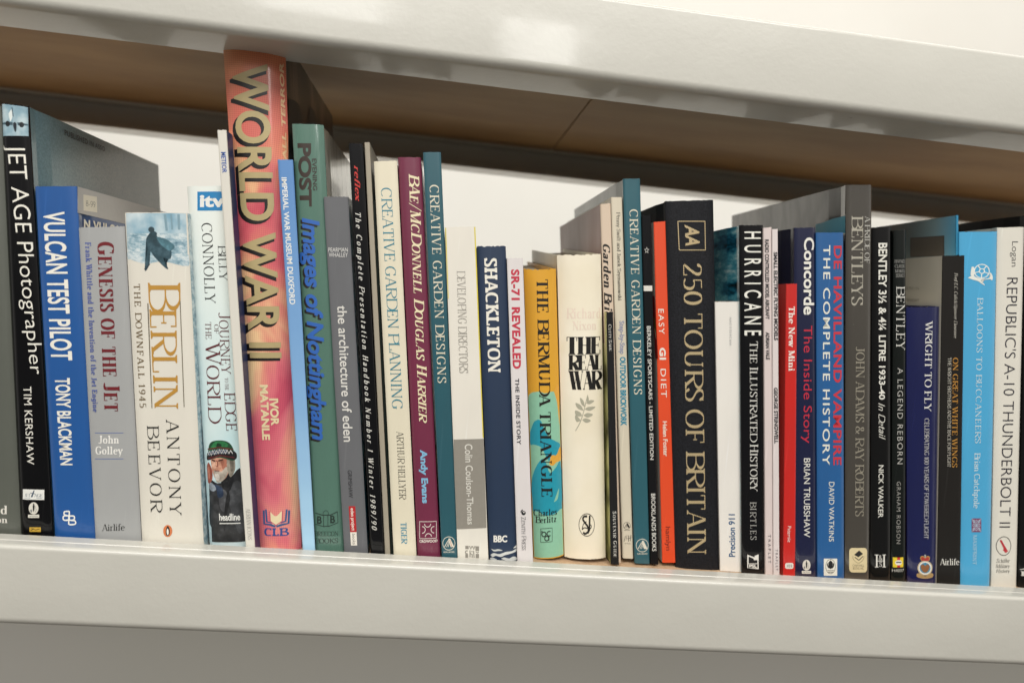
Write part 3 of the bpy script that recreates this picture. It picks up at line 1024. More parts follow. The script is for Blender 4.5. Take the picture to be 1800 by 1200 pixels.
def shelf(label, z_deck, seam, board):
    """z_deck = top of the board"""
    org = (0, .47, z_deck)
    root = empty('shelf', org, label, 'shelf', 'shelves of the steel rack')
    zt, zb = z_deck + .0063, z_deck - .0466
    beam('front_beam', .47, .515, zb, zt, root, org)
    beam('rear_beam', .885, .842, zb, zt, root, org, False)
    for a, b in ((-1.29, seam - .0006), (seam + .0006, 1.89)):
        vs = [(x, y, z) for y in (.4915, .8635) for x, z in ((a, z_deck - .0125), (b, z_deck - .0125), (b, z_deck), (a, z_deck))]
        mesh_obj('board', vs, hexa(0), [special(board)], root, org, bevel=.0006)
    return root


shelf('lower shelf of pale grey steel beams and brown board that carries the row of books', 0.0, 1.2, 'chipboard')
shelf('upper shelf with a glossy pale grey front beam and dark brown underside above the books', .3857, .118, 'hardboard')

# ------------------------------------------------------------------ the books
# measures in millimetres: q = spine corners (top left, top right, foot right, foot left) as (x, height), y = distance of the spine,
# dep = depth of the book; ink = lettering and artwork with the four corners of its box on the spine or cover
BOOKS = [
    dict(name='hardback_book', label='grey-green hardback cut off by the left edge of the photo, beside the black jet book', typ='h', y=497.0, dep=242.0, bulge=2.5, pw=4, spine='5c5f57/gloss', right='6b6a62/satin', left='5c5f57/gloss', worn=0, q=[(-312.34, 279.86), (-290.63, 283.5), (-264.78, 0.2), (-287.33, 0.2)], ink=[
        ('T','publisher_name','S',[(-284.1,17.06),(-273.36,17.8),(-284.33,22.84),(-273.64,23.56)],'eld','serifb','d9d6cc',0.0,0.0),
        ('T','publisher_name','S',[(-281.58,11.32),(-272.73,11.85),(-281.77,15.74),(-272.94,16.27)],'ion','serifb','d9d6cc',0.0,0.0),
    ]),
    dict(name='hardback_book', label='black glossy hardback with a jet aeroplane picture on top and thin white JET AGE lettering', typ='h', y=497.0, dep=213.0, bulge=2.0, pw=5, spine='0b0b0d/film', right='jetcover', left='0b0b0d/film', worn=1, q=[(-290.37, 285.34), (-274.18, 285.44), (-244.51, 0.2), (-264.41, 0.2)], ink=[
        ('A','cover_photograph','S',[(-288.72,264.52),(-272.59,266.3),(-290.01,284.94),(-274.14,284.72)],[('rect','skyphoto',1,0,99,99),('poly','3c5560',[(0,36),(0,41),(30,44),(70,44),(98,41),(98,36),(72,34),(28,34)]),('disc','11181c',26,38,9,9),('disc','11181c',78,37,9,9),('blob','9cb4bd',[(52,70),(60,52),(64,28),(54,12),(46,28),(46,52)]),('blob','17212a',[(52,45),(60,38),(56,12),(50,20),(46,38)]),('line','2c3d48',3,[(44,92),(48,62)]),('blob','dfe6e2',[(30,70),(42,84),(44,60),(36,46)])]),
        ('T','title','S',[(-285.06,259.13),(-263.27,112.37),(-274.14,260.38),(-255.84,112.74)],'JET AGE Photographer','sansl','e9e6da',0.0,0.0),
        ('T','author_name','S',[(-267.44,103.71),(-262.45,51.85),(-262.51,104.1),(-258.19,52.15)],'TIM KERSHAW','sans','e3e0d6',0.06,0.0),
        ('G','series_badge','S',[(-264.2,28.13),(-250.74,28.64),(-264.48,35.09),(-251.13,35.56)],[('rect','e4e4de',0,0,100,100),('text','3d5468','JET','serif',8,28,36,58),('text','3d5468','AGE','serif',54,28,92,58),('poly','26415a',[(38,26),(46,26),(56,92),(52,92)]),('line','26415a',6,[(36,66),(58,58)]),('line','7d8b98',4,[(8,16),(36,16)]),('line','7d8b98',4,[(64,16),(92,16)])]),
        ('G','publisher_emblem','S',[(-260.17,15.73),(-253.2,16.16),(-260.69,26.54),(-253.74,26.98)],[('disc','d8d4c8',50,62,44,38),('poly','16181c',[(46,92),(54,92),(53,84),(60,76),(57,50),(50,38),(44,50),(42,76),(48,84)]),('poly','7d7f80',[(16,50),(34,56),(38,40),(28,34)]),('line','8a8c8c',4,[(66,76),(74,50),(62,36)]),('rect','d8d4c8',0,2,100,22),('line','6a6c6c',3,[(12,12),(88,12)])]),
        ('G','publisher_badge','S',[(-258.82,6.51),(-251.67,6.92),(-258.97,9.61),(-251.82,10.03)],[('rect','c9a23a',0,0,100,100),('line','4a3a18',14,[(12,30),(34,62),(56,40),(88,66)]),('line','4a3a18',10,[(10,70),(40,76)])]),
        ('T','cover_lettering','R',[(540.07,276.59),(600.91,276.93),(540.48,280.41),(601.31,280.54)],'PUBLISHED IN ASSO','sansb','23282a',0.1,0.0),
    ]),
    dict(name='hardback_book', label='royal blue hardback with bold white VULCAN TEST PILOT lettering and a price sticker', typ='h', y=496.5, dep=155.0, bulge=1.6, pw=5, spine='20579a/gloss', right='214a84/gloss', left='20579a/gloss', worn=0, q=[(-267.26, 234.65), (-241.81, 237.56), (-217.0, 0.2), (-242.82, 0.2)], ink=[
        ('T','title','S',[(-260.47,218.99),(-250.7,122.47),(-248.22,220.25),(-238.24,123.52)],'VULCAN TEST PILOT','sansb','eae7dc',0.05,0.0),
        ('T','author_name','S',[(-247.94,110.96),(-241.39,52.92),(-239.05,111.68),(-234.21,53.41)],'TONY BLACKMAN','sansb','e8e5da',0.0,0.0),
        ('G','publisher_emblem','S',[(-238.06,12.21),(-229.73,12.73),(-238.55,22.12),(-230.25,22.64)],[('curve','eceae2',10,[(36,96),(12,92),(12,74),(36,66)]),('curve','eceae2',10,[(36,66),(6,62),(6,38),(36,34)]),('line','eceae2',10,[(50,98),(50,34)]),('line','eceae2',10,[(30,96),(50,96)]),('line','eceae2',10,[(30,66),(50,66)]),('line','eceae2',10,[(30,36),(62,36)]),('line','eceae2',10,[(46,68),(46,4)]),('curve','eceae2',10,[(50,64),(86,62),(86,40),(60,34)]),('curve','eceae2',10,[(60,34),(94,30),(94,8),(50,4)])]),
        ('A','cover_band','R',[(495.39,220.41),(633.95,219.55),(497.22,237.49),(636.12,237.84)],[('rect','b9b9b8',0,0,100,100)]),
        ('G','price_sticker','R',[(503.47,222.79),(522.46,223.59),(504.23,233.31),(523.23,234.33)],[('rect','e6e2d2',0,0,100,100),('text','3a3a3a','8-99','mono',18,30,86,66)]),
        ('T','cover_lettering','R',[(502.63,211.52),(565.12,210.4),(503.2,216.8),(565.89,217.22)],'N VULCAN','sansx','e8e5da',0.1,0.0),
    ]),
    dict(name='paperback_book', label='silver-grey book with dark red GENESIS lettering and small blue subtitle', typ='p', y=495.5, dep=150.0, bulge=1.5, pw=7, spine='a3a4a3/satin', right='a9aaa8/satin', left='a3a4a3/satin', worn=0, q=[(-238.68, 210.73), (-210.09, 214.56), (-186.77, 0.2), (-216.54, 0.2)], ink=[
        ('T','subtitle','S',[(-233.67,201.65),(-222.54,90.16),(-229.91,202.01),(-219.4,90.43)],'Frank Whittle and the Invention of the Jet Engine','semib','4a5a9c',0.02,0.0),
        ('T','title','S',[(-226.05,202.77),(-215.3,91.51),(-215.81,203.79),(-205.23,92.27)],'Genesis of the Jet','serifx','6e1a22',0.0,0.84),
        ('G','author_panel','S',[(-219.76,58.01),(-201.55,59.34),(-220.73,77.25),(-202.64,78.6)],[('line','5f73a8',2,[(0,95),(100,95)]),('line','5f73a8',2,[(0,4),(100,4)]),('text','e8e6e0','John','semib',12,58,84,86),('text','e8e6e0','Golley','semib',2,20,98,48)]),
        ('T','publisher_name','S',[(-212.49,10.11),(-197.91,11.38),(-212.73,14.6),(-198.16,15.88)],'Airlife','serif','2e2e2c',0.0,0.0),
    ]),
    dict(name='paperback_book', label='white paperback with a running soldier picture and gold BERLIN lettering', typ='p', y=494.5, dep=130.0, bulge=2.2, pw=7, spine='ded9cc/satin', right='rubble', left='ded9cc/satin', worn=0, q=[(-210.17, 223.4), (-171.02, 227.26), (-145.72, 0.2), (-186.0, 0.2)], ink=[
        ('A','cover_photograph','S',[(-206.19,184.9),(-167.29,188.6),(-209.66,223.04),(-171.18,226.87)],[('rect','rubblesky',1,62,99,100),('rect','rubble',1,22,99,66),('blob','rubble',[(1,24),(30,14),(60,18),(99,10),(99,30),(1,34)]),('rect','rubblesky',60,70,99,99),('line','7c9aa6',4,[(66,98),(68,70)]),('line','7c9aa6',3,[(76,98),(77,72)]),('line','7c9aa6',4,[(88,98),(88,72)]),('blob','p:2f4a54',[(40,66),(46,70),(52,66),(52,60),(66,52),(74,38),(72,22),(60,24),(68,6),(62,8),(46,26),(40,34),(38,14),(32,2),(30,6),(34,30),(36,44),(34,56)]),('disc','p:33474e',43,72,5,5),('blob','p:4c7480',[(50,60),(66,56),(80,44),(72,36),(58,46)]),('line','p:2a3c44',3,[(38,14),(30,4)])]),
        ('T','title','S',[(-192.21,179.03),(-182.94,95.78),(-171.82,180.95),(-165.48,97.1)],'Berlin','serif','b98a3a',0.0,0.86),
        ('G','rule','S',[(-191.78,165.52),(-184.96,96.01),(-191.06,165.58),(-184.42,96.05)],[('rect','6b6250',0,0,100,100)]),
        ('G','rule','S',[(-171.41,168.88),(-164.47,98.33),(-170.88,168.93),(-163.93,98.37)],[('rect','6b6250',0,0,100,100)]),
        ('T','subtitle','S',[(-201.29,177.44),(-192.6,95.73),(-197.19,177.82),(-188.45,96.12)],'THE DOWNFALL 1945','semi','6e5c40',0.16,0.0),
        ('T','author_name','S',[(-175.24,89.04),(-168.72,24.08),(-167.21,89.64),(-161.35,24.52)],'ANTONY','serifl','20201e',0.16,0.0),
        ('T','author_name','S',[(-187.18,83.9),(-181.17,25.25),(-179.71,84.46),(-173.62,25.74)],'BEEVOR','serifl','20201e',0.16,0.0),
        ('G','publisher_emblem','S',[(-172.24,8.92),(-166.34,9.26),(-172.74,17.16),(-166.84,17.51)],[('disc','d07848',50,50,50,50),('blob','1b1a18',[(46,92),(58,88),(72,60),(72,28),(56,10),(36,14),(28,40),(34,70)]),('blob','eeeae0',[(48,72),(58,58),(60,32),(50,16),(40,32),(40,58)])]),
    ]),
    dict(name='hardback_book', label='pale blue hardback with a bearded man in a green knitted hat at its foot', typ='h', y=502.0, dep=155.0, bulge=3.0, pw=4, spine='palefade', right='cfdcdc/satin', left='palefade', worn=0, q=[(-174.71, 245.38), (-149.06, 248.69), (-117.47, 0.2), (-144.17, 0.2)], ink=[
        ('G','broadcaster_badge','S',[(-166.17,229.8),(-150.33,231.54),(-166.95,242.38),(-151.26,244.23)],[('rect','1f7fb8',0,0,100,100),('text','e8e8e2','itv','sansx',10,22,112,82)]),
        ('T','author_name','S',[(-163.06,221.95),(-157.08,168.57),(-156.28,222.64),(-150.41,169.18)],'CONNOLLY','serifl','1e1f20',0.02,0.0),
        ('T','author_name','S',[(-151.48,207.87),(-148.85,184.73),(-146.68,208.43),(-144.0,185.21)],'BILLY','serifl','1e1f20',0.02,0.0),
        ('T','title','S',[(-148.17,163.2),(-143.21,121.63),(-140.78,163.82),(-136.05,122.08)],'Journey','serifl','5e2228',0.0,0.8),
        ('T','title','S',[(-150.42,154.87),(-149.83,148.72),(-147.64,155.12),(-146.87,148.98)],'OF','serifl','5e2228',0.0,0.0),
        ('T','title','S',[(-156.48,155.88),(-155.21,144.76),(-152.55,156.23),(-151.46,145.09)],'THE','serifl','5e2228',0.0,0.0),
        ('T','title','S',[(-155.45,142.41),(-149.72,86.91),(-146.12,143.22),(-139.49,87.74)],'World','serifl','5e2228',0.0,0.86),
        ('T','title','S',[(-141.18,119.05),(-140.27,110.89),(-138.99,119.2),(-138.07,111.04)],'TO THE','serifl','5e2228',0.0,0.0),
        ('T','title','S',[(-140.88,108.88),(-137.68,83.13),(-134.1,109.23),(-130.85,83.39)],'EDGE','serifl','5e2228',0.0,0.0),
        ('A','cover_photograph','S',[(-144.39,4.41),(-118.09,6.22),(-151.41,75.51),(-128.09,76.99)],[('rect','palefade',0,60,100,100),('blob','p:232427',[(6,64),(30,58),(62,62),(97,70),(96,12),(10,12),(5,40)]),('rect','p:2c2d2f',7,0,100,56),('blob','p:3d3f42',[(60,56),(86,60),(98,50),(97,20),(80,8),(66,24),(58,40)]),('blob','p:48494c',[(30,46),(48,52),(56,40),(44,30),(34,34)]),('blob','p:1a1b1d',[(56,52),(62,44),(52,30),(44,12),(40,14),(46,34)]),('blob','p:8a939c',[(6,60),(18,57),(27,53),(18,50),(7,52)]),('blob','p:26344a',[(20,57),(40,54),(44,46),(30,44),(26,52)]),('blob','p:151619',[(40,64),(62,70),(74,62),(60,50),(42,54)]),('blob','p:8c4a3a',[(1,74),(7,78),(17,70),(15,61),(3,58)]),('blob','p:b4705c',[(3,72),(8,74),(10,66),(6,62)]),('blob','p:c08c74',[(13,84),(62,84),(64,72),(50,62),(28,61),(17,70)]),('blob','p:d6a890',[(16,80),(30,80),(30,74),(20,72)]),('blob','p:a06652',[(40,81),(60,82),(60,72),(47,71)]),('blob','p:a59b8e',[(20,70),(30,70.5),(42,69.5),(56,74),(60,69),(50,62.5),(40,59.5),(27,59.5)]),('blob','p:c9c2b7',[(23,67),(33,67),(37,63),(32,60.5),(26,61)]),('blob','p:8d8578',[(60,86),(78,86),(80,72),(66,64),(58,74)]),('blob','p:6a6358',[(66,84),(76,82),(76,72),(68,70)]),('line','p:4a2a22',1.5,[(17,80.5),(27,79.6)]),('line','p:4a2a22',1.5,[(35,79.8),(48,81)]),('blob','p:7a4436',[(28,80),(33,80),(34,74.5),(27,74.5)]),('blob','p:cf9a80',[(28,79),(31,79),(31,75.2),(27.5,75.2)]),('line','p:6f4038',1.0,[(25,70.2),(37,70)]),('blob','p:1f4a30',[(6,86),(12,96),(30,99.5),(60,99),(76,94),(82,84),(76,80),(40,83),(8,81)]),('blob','p:2e7a48',[(14,92),(30,98.5),(58,98),(64,94),(40,93)]),('blob','p:163a24',[(34,97),(46,96),(44,93),(32,93)]),('blob','p:1c1c1c',[(4,87),(40,91),(82,89),(82,81),(40,84),(4,80)]),('line','d8d8d4',1.2,[(6,85),(11,89),(16,85),(21,90),(26,86),(31,90),(36,87),(41,91),(46,87),(51,91),(56,87),(61,90.5),(66,87),(71,90),(76,87)]),('line','9aa4b8',1.0,[(6,89),(11,85),(16,89.5),(21,86),(26,90.5),(31,86.5),(36,91),(41,87),(46,91),(51,87),(56,91),(61,87)]),('line','p:5e2424',1.2,[(6,82),(40,85),(80,83)]),('line','p:5e2424',1.2,[(6,91),(40,93),(78,91)]),('text','e6e6e0','headline','sansb',30,21.5,84,28),('line','e6e6e0',0.9,[(30,18.5),(84,18.5)])]),
    ]),
    dict(name='magazine_booklet', label='slim white booklet with a navy front cover and small blue METEOR lettering', typ='p', y=492.0, dep=205.0, bulge=0.6, pw=8, spine='d9d5ca/satin', right='2c3a66/satin', left='d9d5ca/satin', worn=0, q=[(-154.57, 282.79), (-148.82, 283.45), (-110.87, 0.2), (-116.96, 0.2)], ink=[
        ('T','title','S',[(-151.13,268.82),(-149.35,255.46),(-148.25,269.14),(-146.65,255.76)],'METEOR','sansb','3a5ca4',0.0,0.0),
        ('T','series_name','S',[(-119.35,32.1),(-116.38,10.46),(-116.54,32.27),(-113.74,10.61)],'AERIAN ICONS','serifl','8d8a84',0.0,0.0),
    ]),
    dict(name='hardback_book', label='tallest book, a pink and red halftone hardback with huge gold WORLD WAR II lettering', typ='h', y=508.0, dep=215.0, bulge=5.5, pw=3.0, spine='halftone', right='crowcover', left='halftone', worn=1, insL=3.5, q=[(-160.26, 347.43), (-119.71, 352.59), (-82.94, 0.2), (-113.54, 0.2)], ink=[
        ('T','title_shadow','S',[(-152.73,328.19),(-127.62,131.3),(-130.62,330.26),(-107.26,133.22)],'WORLD WAR II','sansx','17120f',0.0,0.0),
        ('T','title','S',[(-151.14,329.65),(-126.2,133.48),(-129.3,331.99),(-105.94,135.28)],'WORLD WAR II','sansb','b3a275',0.0,0.0),
        ('T','author_name','S',[(-111.27,106.73),(-108.6,87.78),(-105.95,107.12),(-103.84,88.1)],'IVOR','sansx','e3d2a6',0.0,0.0),
        ('T','author_name','S',[(-118.47,115.66),(-113.92,77.31),(-113.45,116.1),(-109.25,77.72)],'MATANLE','sansx','e3d2a6',0.0,0.0),
        ('G','publisher_emblem','S',[(-109.97,9.12),(-90.56,10.51),(-111.21,29.23),(-92.04,30.37)],[('blob','e8d9b0',[(30,88),(50,72),(72,90),(72,56),(50,38),(30,56)]),('line','2b5a8a',7,[(6,92),(8,44),(30,42),(48,36)]),('line','2b5a8a',6,[(14,96),(18,52),(36,50)]),('line','2b5a8a',7,[(96,92),(94,46),(72,42),(52,36)]),('line','2b5a8a',6,[(88,96),(84,54),(66,50)]),('line','c8566a',4,[(28,90),(30,54),(50,40),(72,54),(74,92)]),('text','2b4f8e','CLB','slab',8,2,96,30)]),
        ('T','cover_lettering','S',[(-112.17,269.53),(-119.1,335.04),(-114.28,269.03),(-121.35,334.27)],'ALL TERROR','sansbi','dcb98e',0.05,0.0),
        ('A','artwork','R',[(503.8,251.89),(771.42,290.53),(513.83,315.06),(791.74,389.25)],[('blob','a03c20',[(36,42),(46,62),(56,60),(64,40),(58,10),(40,10)]),('blob','140f0d',[(0,98),(14,90),(18,60),(8,20),(0,10)]),('blob','221a16',[(30,90),(40,80),(44,56),(34,30),(28,60)])]),
    ]),
    dict(name='paperback_book', label='light blue book with white IMPERIAL WAR MUSEUM lettering beside the pink book', typ='p', y=494.5, dep=210.0, bulge=0.8, pw=8, spine='bluefade', right='1a2230/satin', left='bluefade', worn=0, q=[(-115.48, 268.33), (-105.55, 269.43), (-70.87, 0.2), (-79.36, 0.2)], ink=[
        ('T','title','S',[(-111.91,256.91),(-100.53,173.01),(-108.78,257.25),(-96.98,173.34)],'IMPERIAL WAR MUSEUM DUXFORD','sansb','e4e6e2',0.0,0.0),
    ]),
    dict(name='hardback_book', label='grey-green hardback in clear film with blue Images of Nottingham lettering and dark POST above', typ='h', y=498.5, dep=205.0, bulge=2.2, pw=4, spine='56796b/film', right='crumple', left='56796b/film', worn=0, q=[(-108.65, 293.68), (-87.96, 295.32), (-51.8, 0.2), (-72.43, 0.2)], ink=[
        ('T','masthead','S',[(-103.46,281.04),(-98.79,239.39),(-95.41,281.87),(-91.78,240.06)],'POST','sansx','33261e',0.0,0.0),
        ('T','masthead','S',[(-93.56,271.85),(-91.26,250.8),(-90.78,272.18),(-88.65,251.09)],'EVENING','sansb','33302a',0.0,0.0),
        ('T','title_shadow','S',[(-97.99,230.68),(-80.17,79.7),(-87.77,231.67),(-70.62,80.57)],'Images of Nottingham','sansbi','241f1c',0.0,0.0),
        ('T','title','S',[(-96.89,231.91),(-79.03,81.07),(-86.37,232.97),(-69.37,81.85)],'Images of Nottingham','sansbi','2f62b0',0.0,0.0),
        ('G','publisher_emblem','S',[(-72.53,8.67),(-56.23,9.95),(-74.13,31.92),(-58.03,32.9)],[('line','22302a',2.5,[(2,92),(34,86),(66,86),(96,96)]),('line','22302a',2,[(2,58),(36,52),(60,52),(98,62)]),('line','22302a',2,[(37,88),(38,50)]),('line','22302a',2,[(56,88),(56,50)]),('arc','22302a',47,88,12,12,0,180,1.6),('line','22302a',2,[(96,96),(98,62)]),('text','22302a','B','sansb',10,60,30,82),('text','22302a','B','sansb',66,62,86,84),('text','26332c','BREEDON','tiny',0,22,98,36),('text','26332c','BOOKS','tiny',2,0,98,14)]),
    ]),
    dict(name='paperback_book', label='grey paperback with white lower-case architecture of eden lettering and a small red label', typ='p', y=495.5, dep=160.0, bulge=0.7, pw=8, spine='66676a/matt', right='ironwork', left='66676a/matt', worn=0, q=[(-83.89, 247.28), (-67.76, 248.98), (-34.76, 0.2), (-51.1, 0.2)], ink=[
        ('T','author_name','S',[(-78.07,210.82),(-65.03,212.09),(-78.27,213.5),(-65.24,214.77)],'PEARMAN','sansm','c9c8c4',0.0,0.0),
        ('T','author_name','S',[(-77.43,207.41),(-64.77,208.64),(-77.62,210.09),(-64.97,211.32)],'WHALLEY','sansm','c9c8c4',0.0,0.0),
        ('T','title','S',[(-69.25,175.06),(-57.73,81.8),(-63.18,175.6),(-51.56,82.24)],'the architecture of eden','sansm','d9d7d0',0.0,0.0),
        ('T','practice_name','S',[(-53.7,62.07),(-51.25,42.92),(-50.99,62.26),(-48.54,43.1)],'GRIMSHAW','sans','26262a',0.0,0.0),
        ('G','publisher_label','S',[(-50.99,36.89),(-47.28,9.13),(-46.51,37.16),(-42.99,9.38)],[('rect','b42a2c',0,0,66,100),('rect','e4ded2',66,0,100,100),('text','e8ded2','eden project','sansb',5,28,62,76),('text','4c4a46','books','sans',70,28,97,76)]),
    ]),
    dict(name='magazine_booklet', label='black booklet with red script reflex lettering and widely spaced white italics', typ='p', y=493.5, dep=205.0, bulge=0.6, pw=8, spine='101012/film', right='1c1c1e/gloss', left='101012/film', worn=0, q=[(-69.81, 283.99), (-60.66, 285.02), (-23.34, 0.2), (-32.42, 0.2)], ink=[
        ('T','title','S',[(-65.07,269.83),(-62.29,246.16),(-61.7,270.2),(-58.91,246.52)],'reflex','scriptb','c23028',0.0,0.0),
        ('T','subtitle','S',[(-61.89,238.56),(-33.54,21.55),(-58.32,238.93),(-30.22,21.74)],'The Complete Presentation Handbook Number 1 Winter 1989/90','scriptb','d2d0c8',0.3,0.0),
    ]),
    dict(name='booklet', label='thin beige booklet with a bare spine behind the black one', typ='p', y=495.5, dep=200.0, bulge=0.5, pw=8, spine='a39a88/matt', right='a39c8e/satin', left='a39a88/matt', worn=0, q=[(-59.83, 286.29), (-56.26, 286.7), (-19.18, 0.2), (-22.96, 0.2)], ink=[
    ]),
    dict(name='booklet', label='thin dark green booklet against the cream gardening book', typ='p', y=496.0, dep=190.0, bulge=0.3, pw=8, spine='17201c/satin', right='17201c/satin', left='17201c/satin', worn=0, q=[(-51.19, 248.49), (-49.86, 248.63), (-17.23, 0.2), (-18.83, 0.2)], ink=[
    ]),
    dict(name='hardback_book', label='cream hardback with teal CREATIVE GARDEN PLANNING lettering', typ='h', y=494.5, dep=200.0, bulge=1.2, pw=6, spine='e2dac2/gloss', right='speckle', left='speckle', worn=0, q=[(-52.51, 274.16), (-37.04, 276.25), (-0.78, 0.2), (-16.71, 0.2)], ink=[
        ('T','title','S',[(-46.29,257.08),(-26.56,107.49),(-39.29,257.83),(-19.37,108.04)],'CREATIVE GARDEN PLANNING','serifl','2f7f92',0.0,0.0),
        ('T','author_name','S',[(-22.35,91.84),(-16.52,44.34),(-17.68,92.18),(-11.81,44.63)],'ARTHUR HELLYER','serifl','2a2a28',0.0,0.0),
        ('T','publisher_name','S',[(-14.38,27.83),(-12.37,12.86),(-10.25,28.07),(-8.42,13.08)],'TIGER','serifb','2f86a2',0.0,0.0),
    ]),
    dict(name='hardback_book', label='burgundy hardback with cream italic HARRIER lettering and pale blue author name', typ='h', y=496.0, dep=200.0, bulge=2.2, pw=3.5, spine='742c46/gloss', right='6c2640/gloss', left='742c46/gloss', worn=0, q=[(-36.77, 278.86), (-21.31, 280.58), (16.04, 0.2), (-0.05, 0.2)], ink=[
        ('T','title','S',[(-28.49,268.27),(-7.24,98.86),(-21.67,269.16),(-0.77,99.29)],'BAe/McDonnell Douglas Harrier','serifbi','e6d9b4',0.0,0.82),
        ('T','author_name','S',[(-4.89,80.13),(-0.14,42.36),(-0.56,80.43),(3.82,42.62)],'Andy Evans','sansx','7fb4d2',0.0,0.0),
        ('G','publisher_emblem','S',[(-0.17,13.84),(12.55,14.94),(-1.47,29.46),(11.24,30.32)],[('box','d8ccc4',2,20,94,98,3),('arc','d8ccc4',46,88,17,15,180,360,4),('arc','d8ccc4',50,28,17,15,0,180,4),('arc','d8ccc4',16,60,17,15,-90,90,4),('arc','d8ccc4',82,60,17,15,90,270,4),('text','e0d6cc','CROWOOD','sansx',0,2,100,13)]),
    ]),
    dict(name='hardback_book', label='dark teal hardback with cream CREATIVE GARDEN DESIGNS lettering, between burgundy and white books', typ='h', y=494.0, dep=200.0, bulge=0.8, pw=8, spine='2a5964/gloss', right='2a5964/gloss', left='2a5964/gloss', worn=0, q=[(-20.17, 283.77), (-8.15, 285.31), (28.56, 0.2), (17.09, 0.2)], ink=[
        ('T','title','S',[(-13.93,262.45),(3.15,127.75),(-7.8,263.11),(9.03,128.22)],'CREATIVE GARDEN DESIGNS','serif','ddd6c0',0.1,0.0),
        ('G','publisher_emblem','S',[(16.58,7.81),(25.77,8.44),(15.56,19.75),(24.74,20.3)],[('ring','d8d4c4',50,58,47,40,4),('poly','d8d4c4',[(48,88),(60,88),(92,36),(64,36),(45,74)]),('line','d8d4c4',5,[(44,76),(16,36)]),('line','d8d4c4',4,[(48,66),(32,36)]),('line','d8d4c4',4,[(51,56),(44,36)]),('line','c86a48',3,[(56,80),(72,40)]),('text','d8d4c4','AURA BOOKS','sansb',8,2,92,10)]),
    ]),
    dict(name='paperback_book', label='white book with yellow edges, thin grey DEVELOPING DIRECTORS lettering and a grey block', typ='p', y=492.5, dep=160.0, bulge=0.5, pw=10, spine='e3ded2/satin', right='e3ded2/satin', left='e3ded2/satin', worn=0, q=[(-1.12, 234.93), (19.54, 237.61), (50.16, 0.2), (28.35, 0.2)], ink=[
        ('A','colour_block','S',[(23.26,25.62),(46.22,28.03),(17.34,89.26),(38.65,91.38)],[('rect','8f8a80',0.6,0,99.4,100)]),
        ('G','edge_band','S',[(37.66,91.95),(38.67,91.98),(18.81,236.93),(19.57,237.22)],[('rect','d8c83a',0,0,100,100)]),
        ('G','edge_band','S',[(5.19,186.55),(5.61,186.59),(-0.89,234.56),(-0.32,234.6)],[('rect','d8c83a',0,0,100,100)]),
        ('T','title','S',[(9.57,205.97),(17.42,136.21),(15.2,206.5),(23.51,136.71)],'DEVELOPING DIRECTORS','serifl','9a968e',0.0,0.0),
        ('T','author_name','S',[(25.52,86.7),(32.52,29.81),(30.68,87.07),(36.73,30.06)],'Colin Coulson-Thomas','sansm','d9d6cc',0.0,0.0),
        ('G','publisher_emblem','S',[(33.02,5.8),(42.71,5.92),(32.25,14.61),(41.92,14.74)],[('rect','8f8a80',0,72,24,98),('rect','8f8a80',0,2,20,30),('rect','8f8a80',74,60,100,98),('rect','8f8a80',76,2,100,36),('line','8f8a80',8,[(30,98),(40,72),(48,98)]),('line','8f8a80',8,[(52,98),(62,70),(70,98)]),('arc','8f8a80',12,46,12,12,60,300,7),('line','8f8a80',7,[(34,62),(34,6)]),('line','8f8a80',7,[(34,40),(46,30)]),('disc','8f8a80',48,54,5,5),('line','8f8a80',7,[(50,34),(50,4)]),('line','8f8a80',7,[(60,60),(64,4)]),('line','8f8a80',7,[(76,54),(90,44),(98,54)])]),
    ]),
    dict(name='hardback_book', label='navy blue hardback with bold white SHACKLETON lettering and paint-like flecks at the foot', typ='h', y=495.5, dep=165.0, bulge=1.8, pw=4, spine='22344e/satin', right='22344e/satin', left='22344e/satin', worn=1, q=[(21.85, 224.38), (41.9, 226.56), (71.08, 0.2), (51.17, 0.2)], ink=[
        ('T','title','S',[(27.56,216.98),(37.63,138.04),(36.19,217.82),(46.18,138.75)],'SHACKLETON','slab','e8e4d8',0.0,0.0),
        ('G','publisher_name','S',[(52.15,17.68),(61.85,18.35),(51.75,22.02),(61.46,22.68)],[('text','e6e4dc','BBC','sansx',0,0,100,100)]),
        ('G','snow_print','S',[(50.78,4.45),(70.47,4.85),(49.74,15.72),(69.43,16.07)],[('blob','d2d4d0',[(2,30),(14,44),(34,40),(58,56),(80,62),(98,76),(98,60),(76,46),(54,34),(40,22),(22,28),(10,18)]),('blob','c9ccc8',[(4,70),(16,66),(30,72),(46,64),(30,60),(14,56)]),('blob','d2d4d0',[(40,12),(52,20),(70,14),(84,26),(97,20),(97,2),(60,0)]),('blob','c4c8c6',[(2,10),(10,14),(24,6),(20,0),(2,0)]),('blob','dcdcd6',[(84,80),(97,98),(97,82)])]),
    ]),
    dict(name='paperback_book', label='narrow white book with square red SR-71 lettering and a black subtitle', typ='p', y=493.0, dep=170.0, bulge=0.6, pw=8, spine='dcd6d4/satin', right='dcd6d4/satin', left='dcd6d4/satin', worn=0, q=[(43.25, 218.07), (54.28, 219.34), (82.36, 0.2), (71.03, 0.2)], ink=[
        ('T','title','S',[(47.05,210.73),(54.6,141.99),(52.18,211.23),(59.78,142.41)],'SR-71 REVEALED','sansx','c03448',0.08,0.0),
        ('T','subtitle','S',[(56.62,135.32),(62.34,88.82),(59.22,135.53),(64.96,89.01)],'THE INSIDE STORY','sansb','2c2c34',0.08,0.0),
        ('G','publisher_emblem','S',[(69.26,38.46),(73.53,38.72),(68.88,42.56),(73.14,42.83)],[('disc','16161a',55,40,36,38),('curve','16161a',16,[(10,50),(20,80),(44,96)]),('disc','dcd6d2',60,52,14,12)]),
